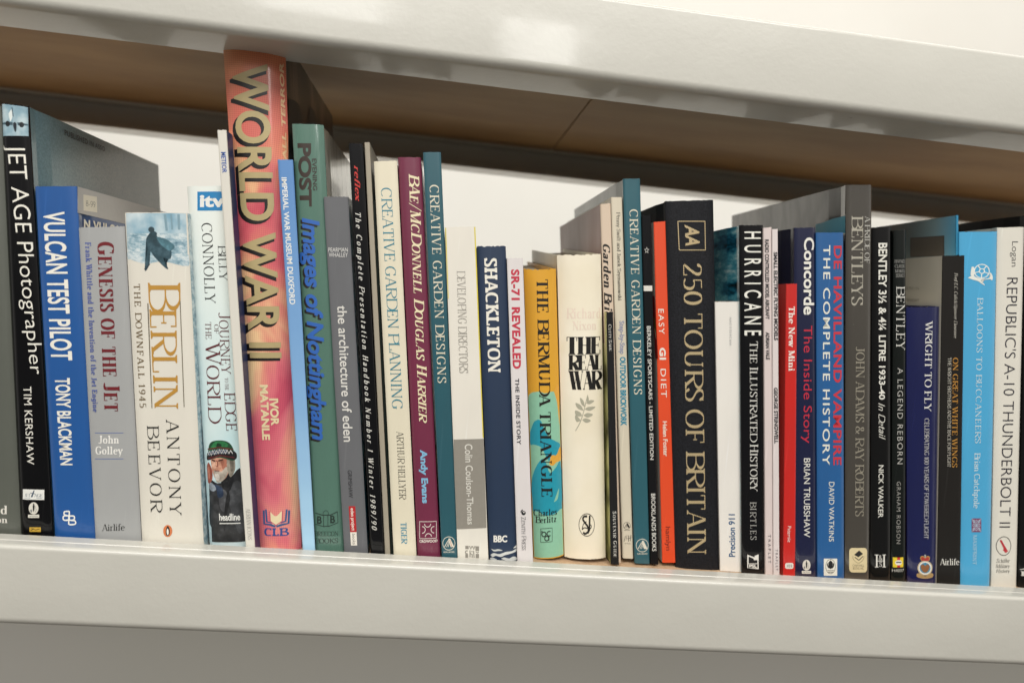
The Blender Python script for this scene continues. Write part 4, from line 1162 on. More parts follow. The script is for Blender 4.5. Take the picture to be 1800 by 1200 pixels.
        ('T','publisher_name','S',[(69.98,37.27),(72.82,13.43),(73.24,37.47),(76.08,13.61)],'Zenith Press','tiny','3a3a3e',0.0,0.82),
    ]),
    dict(name='hardback_book', label='yellow and sea-green hardback with black THE BERMUDA TRIANGLE lettering', typ='h', y=514.0, dep=160.0, bulge=4.5, pw=2.4, spine='d9a02c/satin', right='d9a02c/satin', left='b8862a/satin', worn=1, rearlift=12, q=[(57.96, 212.7), (81.38, 215.14), (107.88, 3.52), (85.54, 0.2)], ink=[
        ('A','artwork','S',[(85.7,1.09),(107.5,4.33),(58.35,211.88),(81.21,214.27)],[('rect','8cc0a4',0,0,100,57),('blob','8cc0a4',[(0,50),(0,57),(30,58.5),(52,57.8),(80,58.2),(99,55.5),(99,44),(80,42),(40,44)]),('blob','1f93a8',[(0,44),(14,48),(34,48.5),(46,45),(60,42.5),(80,41),(98,39.5),(96,36.5),(70,33.5),(52,35),(34,39),(10,40),(0,40)]),('rect','1f93a8',0,16.5,100,26),('blob','1f93a8',[(0,20),(0,27),(14,32),(34,35),(46,34),(60,30),(84,32),(99,33),(99,18),(50,15),(20,16.5)]),('blob','dda23c',[(58,33),(66,36),(84,36),(99,38.5),(99,34),(84,33.4),(70,32.4)]),('blob','8cc0a4',[(70,19.5),(80,22),(90,24),(84,20.5)]),('blob','dda23c',[(82,58),(92,54),(99,46),(99,60)])]),
        ('T','title','S',[(67.4,206.08),(86.22,48.05),(75.71,206.87),(94.22,48.6)],'THE BERMUDA TRIANGLE','serifb','1a1712',0.0,0.0),
        ('T','author_name','S',[(81.99,32.37),(99.12,35.07),(81.51,37.33),(98.66,39.97)],'Charles','semib','121a1a',0.0,0.0),
        ('T','author_name','S',[(84.02,27.46),(99.15,29.79),(83.56,32.21),(98.71,34.47)],'Berlitz','semib','121a1a',0.0,0.0),
        ('G','publisher_emblem','S',[(88.77,13.23),(97.45,14.73),(87.73,23.98),(96.43,25.41)],[('box','1d2a24',2,2,98,98,4),('ring','1d2a24',28,58,17,16,8),('line','1d2a24',8,[(12,84),(12,56)]),('arc','1d2a24',72,60,18,16,50,310,8),('ring','1d2a24',52,28,17,16,8),('line','1d2a24',8,[(70,44),(70,12)])]),
    ]),
    dict(name='hardback_book', label='thick cream hardback with heavy black THE REAL WAR lettering and a grey leaf sprig', typ='h', y=514.0, dep=155.0, bulge=4.5, pw=2.6, spine='aged', right='aged', left='d6cdb6/satin', worn=1, rearlift=13, q=[(81.26, 225.06), (113.44, 229.03), (139.94, 3.52), (108.65, 2.26)], ink=[
        ('T','author_name','S',[(92.3,179.84),(117.57,182.42),(91.55,187.46),(116.82,190.11)],'Richard','serifb','e8d6c4',0.0,0.0),
        ('T','author_name','S',[(97.09,171.99),(115.01,173.89),(96.46,178.38),(114.37,180.32)],'Nixon','serifb','e8d6c4',0.0,0.0),
        ('T','title','S',[(94.87,153.96),(120.12,156.35),(93.61,166.62),(118.87,169.09)],'THE','fat','161412',-0.16,0.0),
        ('T','title','S',[(97.18,142.66),(122.25,144.84),(96.09,153.68),(121.17,155.95)],'REAL','fat','161412',-0.2,0.0),
        ('T','title','S',[(98.59,128.45),(124.42,130.53),(97.24,142.03),(123.08,144.22)],'WAR','fat','161412',-0.2,0.0),
        ('G','leaf_sprig','S',[(106.07,97.91),(122.41,98.94),(103.33,125.62),(119.66,126.73)],[('curve','a9a692',3,[(4,2),(24,24),(40,52),(58,96)]),('blob','a9a692',[(58,99),(64,88),(62,74),(54,84)]),('blob','a9a692',[(46,66),(30,74),(24,90),(40,82)]),('blob','a9a692',[(40,56),(14,62),(4,76),(28,70)]),('blob','a9a692',[(34,42),(8,42),(2,56),(24,52)]),('blob','a9a692',[(28,30),(10,26),(2,36),(6,44)]),('blob','a9a692',[(52,76),(70,84),(90,82),(70,74)]),('blob','a9a692',[(46,60),(62,66),(96,66),(70,56)]),('blob','a9a692',[(40,44),(58,50),(84,46),(60,38)]),('blob','a9a692',[(34,32),(50,36),(74,30),(52,24)])]),
        ('G','publisher_emblem','S',[(116.73,19.87),(129.04,20.49),(114.98,37.47),(127.29,38.1)],[('ring','2b2824',50,50,48,48,3),('curve','1e1b18',9,[(52,86),(34,86),(26,74),(40,58),(56,42),(58,22),(40,12),(28,18)]),('line','1e1b18',10,[(68,90),(66,30),(56,14)]),('curve','2b2824',4,[(62,56),(78,46),(70,34),(36,38),(22,30),(30,54),(48,64)])]),
    ]),
    dict(name='hardback_book', label='pinkish beige book with black italic Garden Bric lettering half hidden by the dark souvenir booklet', typ='p', y=514.0, dep=178.0, bulge=0.8, pw=8, spine='d4c0aa/satin', right='d4c0aa/satin', left='9c7c74/satin', worn=0, insR=1, q=[(109.4, 264.82), (117.1, 266.25), (152.1, 0.2), (144.62, 0.2)], ink=[
        ('T','title','S',[(114.03,236.31),(121.49,177.72),(119.27,236.82),(127.39,178.24)],'Garden Brick','semibi','191614',0.0,0.0),
    ]),
    dict(name='booklet', label='narrow black souvenir booklet with a yellow-green back cover and small white capitals', typ='p', y=506.0, dep=100.0, bulge=0.4, pw=8, spine='232324/satin', right='232324/satin', left='greengraph', worn=0, q=[(120.05, 187.24), (124.84, 187.88), (148.46, 1.37), (142.14, 1.68)], ink=[
        ('T','title','S',[(122.31,178.55),(124.83,159.25),(124.41,178.74),(126.93,159.42)],'Cutty Sark','serif','d8d6ce',0.0,0.82),
        ('T','subtitle','S',[(139.48,41.55),(143.71,7.33),(142.05,41.7),(146.26,7.47)],'Souvenir Guide','serifb','d0cec6',0.2,0.82),
    ]),
    dict(name='paperback_book', label='slim cream book with teal OUTDOOR BRICKWORK lettering', typ='p', y=513.0, dep=180.0, bulge=0.7, pw=8, spine='d6ccb6/satin', right='d6ccb6/satin', left='cfc6b2/satin', worn=0, q=[(116.64, 270.39), (124.82, 271.38), (160.98, 4.17), (152.82, 4.16)], ink=[
        ('T','author_name','S',[(121.57,259.91),(129.34,196.71),(124.3,260.2),(131.89,196.94)],'Penny Swift and Janek Szymanowski','semi','4c4a44',0.0,0.0),
        ('T','title','S',[(131.96,181.63),(134.88,157.43),(135.37,181.93),(138.3,157.72)],'Step-by-Step','sansb','8b90aa',0.0,0.0),
        ('T','title','S',[(135.1,155.33),(141.0,104.28),(138.95,155.65),(145.1,104.58)],'OUTDOOR BRICKWORK','sansx','2f87a0',0.0,0.0),
        ('G','publisher_emblem','S',[(150.91,25.31),(156.57,25.66),(150.23,31.83),(155.9,32.17)],[('ring','2a2824',50,58,47,40,4),('poly','2a2824',[(48,88),(60,88),(92,36),(64,36),(45,74)]),('line','2a2824',5,[(44,76),(16,36)]),('line','2a2824',4,[(48,66),(32,36)]),('line','2a2824',4,[(51,56),(44,36)]),('line','2a2824',3,[(56,80),(72,40)]),('text','2a2824','AURA BOOKS','sansb',8,2,92,10)]),
        ('G','publisher_emblem','S',[(152.22,14.88),(158.32,15.24),(151.44,22.29),(157.56,22.63)],[('line','2e2c28',6,[(6,30),(24,90),(30,40),(44,94)]),('line','2e2c28',6,[(60,30),(66,96)]),('line','2e2c28',6,[(84,34),(92,98)]),('line','2e2c28',5,[(48,60),(98,70)]),('text','4a4844','NEW HOLLAND','sans',14,4,90,14)]),
    ]),
    dict(name='hardback_book', label='dark teal hardback with cream CREATIVE GARDEN DESIGNS lettering, beside the thin black sportscars book', typ='h', y=511.0, dep=190.0, bulge=0.9, pw=8, spine='2b5d68/gloss', right='2b5d68/gloss', left='59615c/gloss', worn=0, q=[(123.61, 284.18), (136.17, 285.74), (173.49, 1.64), (161.79, 1.63)], ink=[
        ('T','title','S',[(130.45,262.85),(147.85,128.63),(136.55,263.48),(153.86,129.1)],'CREATIVE GARDEN DESIGNS','serif','ddd6c0',0.1,0.0),
        ('G','publisher_emblem','S',[(161.79,8.28),(171.65,8.82),(160.49,20.49),(170.43,20.95)],[('ring','d8d4c4',50,58,47,40,4),('poly','d8d4c4',[(48,88),(60,88),(92,36),(64,36),(45,74)]),('line','d8d4c4',5,[(44,76),(16,36)]),('line','d8d4c4',4,[(48,66),(32,36)]),('line','d8d4c4',4,[(51,56),(44,36)]),('line','d8d4c4',3,[(56,80),(72,40)]),('text','d8d4c4','AURA BOOKS','sansb',8,2,92,10)]),
    ]),
    dict(name='paperback_book', label='thin black book with a white band and BERKELEY SPORTSCARS lettering in white capitals', typ='p', y=510.0, dep=190.0, bulge=0.5, pw=8, spine='161618/satin', right='161618/satin', left='161618/satin', worn=0, q=[(139.93, 259.29), (146.64, 260.4), (179.83, 1.49), (173.81, 2.05)], ink=[
        ('G','star','S',[(144.54,232.45),(148.13,232.8),(144.06,236.96),(147.65,237.31)],[('line','d2d0c8',10,[(50,96),(62,62),(96,60),(68,40),(80,4),(50,24),(20,4),(32,40),(4,60),(38,62),(50,96)])]),
        ('G','white_band','S',[(146.92,205.02),(153.5,205.63),(146.3,208.93),(153.1,209.56)],[('rect','d9d5cb',0,0,100,100)]),
        ('T','title','S',[(152.02,179.73),(165.07,81.03),(154.8,179.98),(167.67,81.21)],'BERKELEY SPORTSCARS - LIMITED EDITION','sansm','d8d6ce',0.0,0.0),
        ('T','publisher_name','S',[(168.42,55.56),(173.93,11.89),(171.47,55.75),(177.0,12.06)],'BROOKLANDS BOOKS','sansm','d8d6ce',0.0,0.0),
    ]),
    dict(name='paperback_book', label='bright orange paperback with white EASY GI DIET lettering', typ='p', y=511.0, dep=150.0, bulge=0.5, pw=8, spine='e04a20/satin', right='e04a20/satin', left='d8d2c6/satin', worn=0, q=[(149.59, 255.64), (158.22, 257.14), (193.26, 3.59), (183.09, 3.04)], ink=[
        ('T','title','S',[(159.55,192.97),(162.16,174.67),(163.62,193.34),(166.24,175.02)],'EASY','sans','e6e0d4',0.2,0.0),
        ('T','title','S',[(163.66,164.65),(164.82,155.85),(167.75,165.0),(169.13,156.21)],'GI','sansx','e6e0d4',0.1,0.0),
        ('T','title','S',[(165.97,149.15),(168.66,128.06),(169.85,149.47),(172.99,128.4)],'DIET','sans','e6e0d4',0.2,0.0),
        ('T','author_name','S',[(171.87,110.32),(175.34,84.09),(174.91,110.55),(178.61,84.32)],'Helen Foster','sansb','e6d6c6',0.0,0.0),
        ('T','publisher_name','S',[(182.6,30.86),(184.99,12.8),(186.12,31.07),(188.52,12.99)],'hamlyn','sans','6e2018',0.0,0.0),
        ('G','cover_photograph','L',[(514.56,156.16),(508.22,156.73),(519.88,202.33),(512.75,202.35)],[('rect','9c2a28',0,0,100,100),('blob','5f7a34',[(20,66),(60,62),(80,40),(50,44)]),('blob','d6c8a8',[(30,50),(70,40),(60,30)])]),
    ]),
    dict(name='hardback_book', label='thick black cloth hardback with large gold 250 TOURS OF BRITAIN lettering', typ='h', y=511.0, dep=200.0, bulge=2.5, pw=5, spine='cloth', right='cloth', left='cloth', worn=0, q=[(156.47, 271.44), (192.45, 276.26), (229.26, 0.2), (193.91, 0.2)], ink=[
        ('T','title','S',[(174.14,227.79),(201.13,11.54),(187.85,229.12),(215.51,12.36)],'250 TOURS OF BRITAIN','serif','gilt',0.0,0.0),
        ('G','motoring_badge','S',[(169.74,236.73),(190.25,238.76),(166.35,258.15),(187.5,260.33)],[('box','gilt',2,2,98,98,3)]),
        ('T','motoring_badge','S',[(172.57,255.88),(174.87,240.76),(182.38,256.88),(184.71,241.74)],'AA','sansbi','gilt',0.0,0.0),
    ]),
    dict(name='paperback_book', label='white catalogue in front of the dark teal cover, with blue Precision 911 lettering reading upwards', typ='p', y=508.0, dep=200.0, bulge=0.4, pw=10, spine='e4e0d8/satin', right='e4e0d8/satin', left='d2cec6/satin', worn=0, q=[(201.13, 202.04), (219.56, 203.93), (244.8, 0.2), (227.89, 0.2)], ink=[
        ('T','title','S',[(238.11,11.73),(234.13,44.52),(233.42,11.47),(229.46,44.24)],'Precision 911','sansb','33587e',0.0,0.0),
        ('T','order_code','S',[(217.2,171.11),(214.8,192.1),(215.45,170.96),(213.06,191.94)],'WVK 218 933 01 E/WW','sans','a9aaa8',0.0,0.0),
    ]),
    dict(name='hardback_book', label='black hardback with white HURRICANE lettering and a teal picture on its back cover', typ='h', y=505.5, dep=200.0, bulge=1.2, pw=5, spine='111113/film', right='111113/film', left='ironwork', worn=0, q=[(212.32, 259.23), (229.99, 261.15), (262.47, 0.2), (243.94, 0.2)], ink=[
        ('T','title','S',[(216.25,254.96),(225.01,179.4),(228.42,256.21),(237.48,180.47)],'HURRICANE','sansm','e4e2d8',0.75,0.0),
        ('T','subtitle','S',[(229.36,175.34),(242.58,63.5),(235.48,175.87),(248.8,63.9)],'The Illustrated History','serif','cfcdc6',0.0,0.9),
        ('T','author_name','S',[(243.53,55.29),(247.09,26.64),(248.2,55.59),(251.77,26.91)],'BIRTLES','serifl','b4b2ac',0.2,0.0),
        ('G','publisher_emblem','S',[(247.28,3.96),(256.88,4.49),(245.94,15.57),(255.52,16.11)],[('poly','e4e2da',[(0,8),(0,96),(60,78),(60,88),(92,98),(92,0)]),('poly','17171a',[(10,38),(10,84),(52,70),(52,60),(82,60),(82,38)]),('rect','17171a',8,8,84,34),('text','e4e2da','PSL','sansx',16,12,78,30)]),
    ]),
    dict(name='paperback_book', label='thin pinkish white book with small black RADIO CONTROLLED MODEL AIRCRAFT capitals', typ='p', y=503.0, dep=200.0, bulge=0.4, pw=8, spine='d6c8c4/satin', right='d6c8c4/satin', left='d6c8c4/satin', worn=0, q=[(229.51, 258.87), (235.5, 259.9), (267.39, 0.2), (261.52, 0.2)], ink=[
        ('T','title','S',[(231.41,250.53),(238.86,192.72),(234.2,250.81),(241.47,192.95)],'RADIO CONTROLLED MODEL AIRCRAFT','sansx','28262a',0.0,0.0),
        ('T','author_name','S',[(239.97,183.33),(242.58,163.04),(242.58,183.56),(245.2,163.25)],'ADRIAN VALE','sansx','28262a',0.0,0.0),
        ('T','publisher_name','S',[(259.61,31.9),(262.41,10.09),(261.62,32.02),(264.42,10.2)],'TRAPLET','sansm','6a6468',0.6,0.0),
    ]),
    dict(name='paperback_book', label='thin white book with small black SMALL ELECTRIC FLYING MODELS capitals', typ='p', y=502.0, dep=200.0, bulge=0.4, pw=8, spine='d9cfcc/satin', right='d9cfcc/satin', left='d9cfcc/satin', worn=0, q=[(235.72, 258.38), (239.92, 259.01), (272.11, 0.2), (267.36, 0.2)], ink=[
        ('T','title','S',[(238.69,242.05),(246.74,177.86),(241.29,242.31),(249.38,178.08)],'SMALL ELECTRIC FLYING MODELS','sansx','28262a',0.0,0.0),
        ('T','author_name','S',[(250.67,142.98),(256.04,101.42),(253.3,143.19),(258.7,101.61)],'GEORGE STRINGWELL','sansx','28262a',0.0,0.0),
        ('T','publisher_name','S',[(266.24,21.23),(268.38,5.07),(268.03,21.33),(270.18,5.17)],'TRAPLET','sansm','6a6468',0.6,0.0),
    ]),
    dict(name='paperback_book', label='small bright red book with white New Mini lettering', typ='p', y=503.0, dep=150.0, bulge=0.5, pw=8, spine='c8241e/gloss', right='c8241e/gloss', left='b8281e/gloss', worn=0, q=[(251.68, 219.95), (259.97, 220.85), (285.08, 0.2), (275.52, 0.2)], ink=[
        ('T','title','S',[(255.37,203.68),(260.85,156.26),(259.97,204.09),(265.48,156.63)],'The New Mini','semib','e8dcd2',0.0,0.0),
        ('T','author_name','S',[(274.22,39.36),(275.6,27.14),(276.91,39.52),(278.29,27.3)],'Paternie','sans','e6d4cc',0.0,0.0),
        ('G','publisher_badge','S',[(276.15,6.44),(282.68,6.79),(275.6,11.04),(282.12,11.4)],[('rrect','e2dcd2',0,0,100,100,26),('text','4a4c50','MBI','serif',18,28,84,72)]),
    ]),
    dict(name='hardback_book', label='dark navy hardback with white Concorde and red subtitle lettering', typ='h', y=505.0, dep=180.0, bulge=1.5, pw=4, spine='171c3c/film', right='171c3c/film', left='14182e/gloss', worn=0, q=[(253.88, 261.53), (270.05, 263.38), (303.82, 0.2), (285.68, 0.2)], ink=[
        ('T','title','S',[(261.83,255.1),(268.26,198.68),(269.17,255.88),(276.31,199.38)],'Concorde','sansb','e4e2d8',0.0,0.0),
        ('T','subtitle','S',[(269.23,190.71),(279.7,102.91),(275.74,191.27),(286.02,103.34)],'The Inside Story','sans','b82a3e',0.03,0.0),
        ('T','author_name','S',[(281.31,91.51),(288.65,31.28),(286.26,91.85),(293.41,31.55)],'BRIAN TRUBSHAW','sans','dddbd2',0.0,0.0),
        ('G','publisher_emblem','S',[(290.55,2.8),(297.81,3.18),(289.21,13.82),(296.46,14.22)],[('disc','d8d4c8',50,62,44,38),('poly','16181c',[(46,92),(54,92),(53,84),(60,76),(57,50),(50,38),(44,50),(42,76),(48,84)]),('poly','7d7f80',[(16,50),(34,56),(38,40),(28,34)]),('line','8a8c8c',4,[(66,76),(74,50),(62,36)]),('rect','d8d4c8',0,2,100,22),('line','6a6c6c',3,[(12,12),(88,12)])]),
    ]),
    dict(name='hardback_book', label='mid blue hardback with red VAMPIRE lettering over a white title line', typ='h', y=503.5, dep=180.0, bulge=1.4, pw=5, spine='245c94/gloss', right='245c94/gloss', left='1c4c86/gloss', worn=0, q=[(270.36, 259.51), (291.24, 261.74), (324.89, 0.2), (303.44, 0.2)], ink=[
        ('T','title','S',[(284.6,251.19),(304.52,88.21),(290.7,251.84),(310.84,88.55)],'DE HAVILLAND VAMPIRE','sansb','c23440',0.06,0.0),
        ('T','title','S',[(276.45,250.81),(296.06,87.59),(281.47,251.3),(301.36,87.99)],'THE COMPLETE HISTORY','sansm','dcdcd0',0.16,0.0),
        ('T','author_name','S',[(302.5,75.19),(308.18,29.57),(306.8,75.47),(312.05,29.79)],'DAVID WATKINS','sans','dcdcd0',0.0,0.0),
        ('G','publisher_emblem','S',[(307.43,2.88),(318.11,3.47),(305.79,16.12),(316.45,16.73)],[('rect','e2e0d4',0,0,100,100),('ring','3a3a3a',50,54,36,42,3),('blob','1a1a1c',[(50,90),(66,76),(64,50),(50,40),(36,50),(34,76)]),('blob','1a1a1c',[(30,78),(22,66),(30,48),(40,44),(32,60)]),('blob','1a1a1c',[(70,78),(78,66),(70,48),(60,44),(68,60)]),('line','55534c',4,[(26,30),(74,30)]),('line','55534c',4,[(30,20),(70,20)])]),
    ]),
    dict(name='hardback_book', label='tall smoke-grey hardback in creased clear film with silver BENTLEYS lettering', typ='h', y=505.0, dep=208.0, bulge=1.6, pw=5, spine='47433d/film', right='47433d/film', left='darkfilm', worn=0, q=[(289.97, 296.62), (309.85, 298.97), (346.3, 0.2), (326.48, 0.2)], ink=[
        ('T','title','S',[(306.71,275.36),(310.7,240.75),(311.27,275.92),(314.88,241.18)],'A PRIDE OF','serif','b4b2aa',0.0,0.0),
        ('T','title','S',[(296.4,274.31),(304.49,208.74),(305.15,275.19),(313.34,209.54)],'BENTLEYS','serif','a9a496',0.0,0.0),
        ('T','author_name','S',[(311.85,178.59),(327.57,49.75),(318.61,179.16),(334.46,50.16)],'JOHN ADAMS & RAY ROBERTS','serif','8f897a',0.0,0.0),
        ('G','publisher_emblem','S',[(328.47,6.04),(343.08,6.76),(326.06,25.1),(340.6,25.9)],[('rrect','d6c69c',0,0,100,100,16),('poly','2a2824',[(26,72),(54,90),(76,76),(50,62)]),('line','2a2824',4,[(30,62),(52,50),(76,66)]),('curve','7a6c4c',2,[(20,68),(22,54),(50,38),(78,54),(80,66)]),('text','4c4436','CHARTWELL','sans',18,24,82,33),('text','4c4436','BOOKS INC','sans',20,12,80,21)]),
        ('A','artwork','L',[(547.58,265.12),(505.56,261.67),(547.58,274.99),(505.63,274.98)],[('poly','2f7f92',[(0,0),(100,0),(100,96),(60,92),(20,74),(0,72)])]),
    ]),
    dict(name='hardback_book', label='black hardback with white BENTLEY LITRE lettering and a script In Detail', typ='h', y=505.0, dep=190.0, bulge=1.6, pw=4, spine='131313/film', right='131313/film', left='131313/film', worn=0, q=[(314.54, 267.89), (328.75, 270.18), (364.15, 0.2), (347.23, 0.2)], ink=[
        ('T','title','S',[(319.94,256.89),(335.51,140.31),(326.45,257.54),(339.83,140.64)],'BENTLEY 3½ & 4¼ LITRE 1933-40','sansb','dedcd2',0.0,0.0),
        ('T','subtitle','S',[(335.18,137.66),(339.21,110.01),(340.17,138.05),(344.25,110.37)],'In Detail','script','d8d6cc',0.0,0.0),
        ('T','author_name','S',[(341.53,90.4),(346.35,49.76),(345.42,90.66),(350.25,50.01)],'NICK WALKER','sansm','d8d6cc',0.0,0.0),
        ('G','publisher_emblem','S',[(348.55,11.11),(357.85,11.73),(347.3,20.91),(356.57,21.54)],[('line','e2e0d8',12,[(18,2),(18,98)]),('line','e2e0d8',12,[(82,2),(82,98)]),('line','e2e0d8',5,[(18,50),(82,50)]),('line','e2e0d8',5,[(2,2),(34,2)]),('line','e2e0d8',5,[(2,98),(34,98)]),('line','e2e0d8',5,[(66,2),(98,2)]),('line','e2e0d8',5,[(66,98),(98,98)]),('text','e2e0d8','&','tiny',36,58,66,96),('text','e2e0d8','S','semi',40,6,62,42)]),
    ]),
    dict(name='paperback_book', label='narrow black book with thin white A LEGEND REBORN lettering and a yellow and red badge', typ='p', y=505.0, dep=190.0, bulge=1.2, pw=4, spine='151917/film', right='151917/film', left='151917/film', worn=0, q=[(331.61, 267.5), (341.0, 268.87), (376.44, 0.2), (364.61, 0.2)], ink=[
        ('T','series_name','S',[(335.18,243.59),(343.14,244.35),(334.88,245.9),(342.83,246.66)],'HAYNES','tiny','a4a29c',0.0,0.0),
        ('T','series_name','S',[(335.64,240.01),(343.62,240.76),(335.35,242.33),(343.31,243.08)],'CLASSIC','tiny','a4a29c',0.0,0.0),
        ('T','series_name','S',[(336.42,236.45),(343.75,237.14),(336.12,238.76),(343.44,239.46)],'MAKES','tiny','a4a29c',0.0,0.0),
        ('T','series_name','S',[(337.18,233.1),(343.89,233.73),(336.88,235.42),(343.58,236.05)],'SERIES','tiny','a4a29c',0.0,0.0),
        ('T','title','S',[(338.45,226.16),(344.45,178.71),(345.13,226.78),(351.45,179.29)],'BENTLEY','serifl','cfcdc6',0.03,0.0),
        ('T','subtitle','S',[(347.25,165.31),(356.65,92.21),(351.59,165.66),(361.05,92.5)],'A LEGEND REBORN','sansl','b6b4ae',0.22,0.0),
        ('T','author_name','S',[(358.0,78.57),(364.12,30.34),(361.2,78.79),(367.34,30.54)],'GRAHAM ROBSON','sansl','9c9a94',0.2,0.0),
        ('G','publisher_badge','S',[(364.46,8.05),(372.67,8.73),(362.99,19.45),(371.15,20.14)],[('rect','e0c62e',0,32,100,100),('rect','c22a26',38,32,68,100),('disc','e2ded2',52,64,34,18),('line','44464a',8,[(26,66),(78,66)]),('text','c4c2ba','H4037','sans',-6,0,106,20)]),
    ]),
    dict(name='booklet', label='tall thin booklet with a grey to blue back cover behind the gold-lettered dark book', typ='p', y=505.0, dep=200.0, bulge=0.3, pw=8, spine='2f86ac/gloss', right='2f86ac/gloss', left='greyblue', worn=0, q=[(379.72, 283.69), (381.55, 283.87), (420.61, 0.2), (418.69, 0.2)], ink=[
        ('G','cover_photograph','L',[(557.82,255.23),(517.52,254.1),(557.73,271.02),(517.51,269.7)],[('rect','55504a',0,0,100,100),('rect','5f5950',4,6,96,94)]),
    ]),
    dict(name='hardback_book', label='navy hardback with white WRIGHT TO FLY lettering and an air force crest', typ='h', y=505.0, dep=160.0, bulge=2.0, pw=4, spine='141a4a/film', right='141a4a/film', left='5a3a2c/satin', worn=0, q=[(349.06, 211.67), (375.53, 214.5), (402.12, 0.2), (378.1, 0.2)], ink=[
        ('T','title','S',[(364.54,202.55),(372.62,134.03),(370.13,203.04),(378.23,134.44)],'WRIGHT TO FLY','serif','dedcd4',0.0,0.0),
        ('T','subtitle','S',[(373.56,128.83),(385.61,35.9),(377.27,129.11),(389.15,36.09)],'CELEBRATING 100 YEARS OF POWERED FLIGHT','tiny','cccac2',0.0,0.0),
        ('G','crest','S',[(383.58,4.19),(398.06,4.76),(381.03,23.23),(395.43,23.88)],[('disc','b8a888',50,44,44,31),('disc','e0dcd2',50,44,38,27),('disc','3a86a4',50,44,31,22),('blob','8a5a34',[(50,52),(62,60),(76,52),(70,36),(56,26),(44,26),(30,36),(24,52),(38,60)]),('blob','a88a5c',[(2,20),(20,22),(50,10),(80,22),(98,20),(94,6),(50,0),(6,6)]),('blob','a83a34',[(28,74),(26,88),(40,90),(50,84),(60,90),(74,88),(72,74)]),('curve','c8a04c',3,[(28,76),(24,88),(38,92),(50,86),(62,92),(76,88),(72,76)]),('line','b8b8b0',4,[(50,86),(50,100)]),('line','b8b8b0',3,[(44,95),(56,95)])]),
    ]),
    dict(name='paperback_book', label='near-black book with gold ON GREAT WHITE WINGS lettering and a pale grey back cover', typ='p', y=502.5, dep=190.0, bulge=0.6, pw=8, spine='242220/satin', right='242220/satin', left='c9c4b4/satin', worn=0, insR=4, q=[(371.25, 252.32), (388.8, 254.25), (420.31, 0.2), (400.95, 0.2)], ink=[
        ('T','author_name','S',[(381.92,240.28),(388.17,191.69),(384.67,240.54),(390.7,191.9)],'Fred E.C. Culick/Spencer Dunmore','tinyi','c4c0b4',0.0,0.0),
        ('T','title','S',[(389.52,176.81),(400.15,92.97),(393.68,177.15),(404.36,93.25)],'ON GREAT WHITE WINGS','serif','c08a3a',0.04,0.0),
        ('T','subtitle','S',[(385.37,176.46),(396.11,93.14),(388.14,176.69),(398.92,93.33)],'THE WRIGHT BROTHERS AND THE RACE FOR FLIGHT','tiny','c4c0b4',0.0,0.0),
        ('T','publisher_name','S',[(400.8,16.38),(416.96,17.21),(400.14,21.3),(416.26,22.16)],'Airlife','serif','e0ded6',0.0,0.0),
        ('T','cover_lettering','L',[(544.07,227.77),(528.16,227.24),(544.11,229.83),(528.2,229.24)],'WINE ON','serifl','6a655a',0.0,0.0),
        ('T','cover_lettering','L',[(543.86,218.15),(527.94,217.88),(543.9,220.21),(527.99,219.89)],'WRIGHT','serifl','6a655a',0.0,0.0),
    ]),
    dict(name='hardback_book', label='sky blue hardback with white BALLOONS TO BUCCANEERS lettering and an aeroplane emblem', typ='h', y=503.5, dep=160.0, bulge=1.6, pw=5, spine='4aa4d0/gloss', right='4aa4d0/gloss', left='3f98c4/gloss', worn=0, insL=9, q=[(382.79, 271.47), (413.31, 274.76), (445.94, 0.2), (421.37, 0.2)], ink=[
        ('T','title','S',[(403.1,223.53),(416.52,112.97),(407.72,223.96),(421.22,113.3)],'BALLOONS TO BUCCANEERS','serifl','d2e0e0',0.08,0.0),
        ('T','author_name','S',[(417.36,105.26),(422.45,62.25),(422.07,105.58),(427.18,62.54)],'Brian Catchpole','semi','c9dade',0.0,0.0),
        ('T','publisher_name','S',[(425.15,41.25),(427.92,18.1),(428.24,41.43),(431.02,18.27)],'MAXIPRINT','tiny','bcd2d8',0.0,0.0),
        ('G','rose_emblem','S',[(423.42,43.41),(431.73,43.89),(421.86,54.57),(430.15,55.07)],[('rect','7a3a5c',2,2,98,98),('ring','a9c4d4',22,22,9,9,4),('ring','a9c4d4',22,50,9,9,4),('ring','a9c4d4',22,78,9,9,4),('ring','a9c4d4',50,22,9,9,4),('ring','a9c4d4',50,50,9,9,4),('ring','a9c4d4',50,78,9,9,4),('ring','a9c4d4',78,22,9,9,4),('ring','a9c4d4',78,50,9,9,4),('ring','a9c4d4',78,78,9,9,4),('line','a9c4d4',4,[(4,4),(96,96)]),('line','a9c4d4',4,[(4,96),(96,4)])]),
        ('G','aeroplane_emblem','S',[(394.04,232.4),(414.94,234.36),(391.85,248.09),(412.62,250.11)],[('ring','dfe6e2',54,66,29,32,4),('ring','dfe6e2',54,66,10,11,4),('line','dfe6e2',4,[(60.43,74.43),(72.0,89.75)]),('line','dfe6e2',4,[(48.7,75.33),(39.16,92.29)]),('line','dfe6e2',4,[(44.3,63.34),(26.83,58.5)]),('line','dfe6e2',4,[(53.3,55.03),(52.05,35.08)]),('line','dfe6e2',4,[(63.27,61.88),(79.96,54.39)]),('blob','e0e2da',[(0,34),(20,48),(30,38),(60,30),(86,36),(84,54),(90,58),(98,38),(94,22),(86,28),(60,24),(50,22),(66,0),(54,6),(40,18),(24,24)]),('blob','e0e2da',[(14,86),(24,84),(26,52),(16,46),(10,50)])]),
    ]),
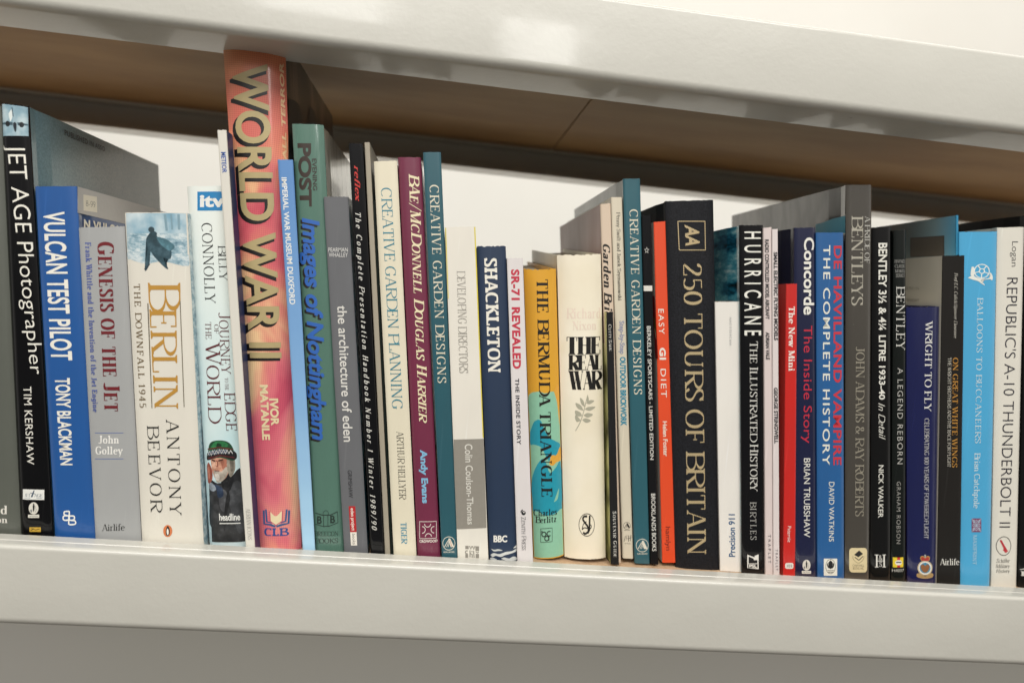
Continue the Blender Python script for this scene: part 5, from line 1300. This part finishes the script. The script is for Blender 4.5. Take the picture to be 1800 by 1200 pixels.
    dict(name='hardback_book', label='white hardback with thin black THUNDERBOLT II lettering and an oval emblem near the right edge', typ='h', y=504.5, dep=190.0, bulge=2.2, pw=3.5, spine='dcd8cc/gloss', right='dcd8cc/gloss', left='cfcabc/gloss', worn=0, q=[(413.94, 277.92), (435.71, 280.56), (469.7, 0.2), (448.24, 0.2)], ink=[
        ('T','author_name','S',[(425.64,268.38),(427.88,249.63),(430.62,268.89),(432.62,250.09)],'Logan','sansl','2c2a30',0.0,0.0),
        ('T','title','S',[(425.41,240.96),(446.87,48.37),(434.36,241.81),(455.68,49.0)],"REPUBLIC'S A-10 THUNDERBOLT II",'sansl','24222e',0.0,0.0),
        ('G','publisher_emblem','S',[(447.39,25.62),(459.94,26.69),(445.23,41.4),(457.63,42.51)],[('ring','2c2a28',50,50,47,47,3.5),('blob','b8343c',[(22,78),(34,80),(56,50),(72,30),(66,16),(52,22),(44,44)]),('line','b8343c',6,[(44,30),(78,24)])]),
        ('T','publisher_name','S',[(448.65,20.32),(459.46,21.22),(448.22,23.48),(459.0,24.39)],'Schiffer','tinyi','34322e',0.0,0.0),
        ('T','publisher_name','S',[(448.87,16.17),(460.05,17.14),(448.46,19.11),(459.62,20.08)],'Military','tinyi','34322e',0.0,0.0),
        ('T','publisher_name','S',[(449.57,12.36),(460.61,13.28),(449.16,15.3),(460.18,16.23)],'History','tinyi','34322e',0.0,0.0),
    ]),
    dict(name='hardback_book', label='black book cut off by the right edge of the photo, behind the white one', typ='h', y=507.5, dep=200.0, bulge=1.5, pw=5, spine='151515/gloss', right='151515/gloss', left='1d1c1c/satin', worn=0, q=[(439.77, 290.58), (464.17, 293.75), (499.12, 0.2), (473.85, 0.2)], ink=[
        ('T','publisher_name','S',[(474.37,9.65),(491.25,10.85),(473.86,13.31),(490.7,14.53)],'DK','serifb','d6d4cc',0.0,0.0),
        ('G','publisher_emblem','S',[(473.38,14.15),(486.61,15.25),(472.88,17.81),(486.07,18.92)],[('curve','c8c6be',14,[(0,10),(30,40),(50,90),(70,40),(98,10)])]),
    ]),
]
for d in BOOKS:
    book(d)
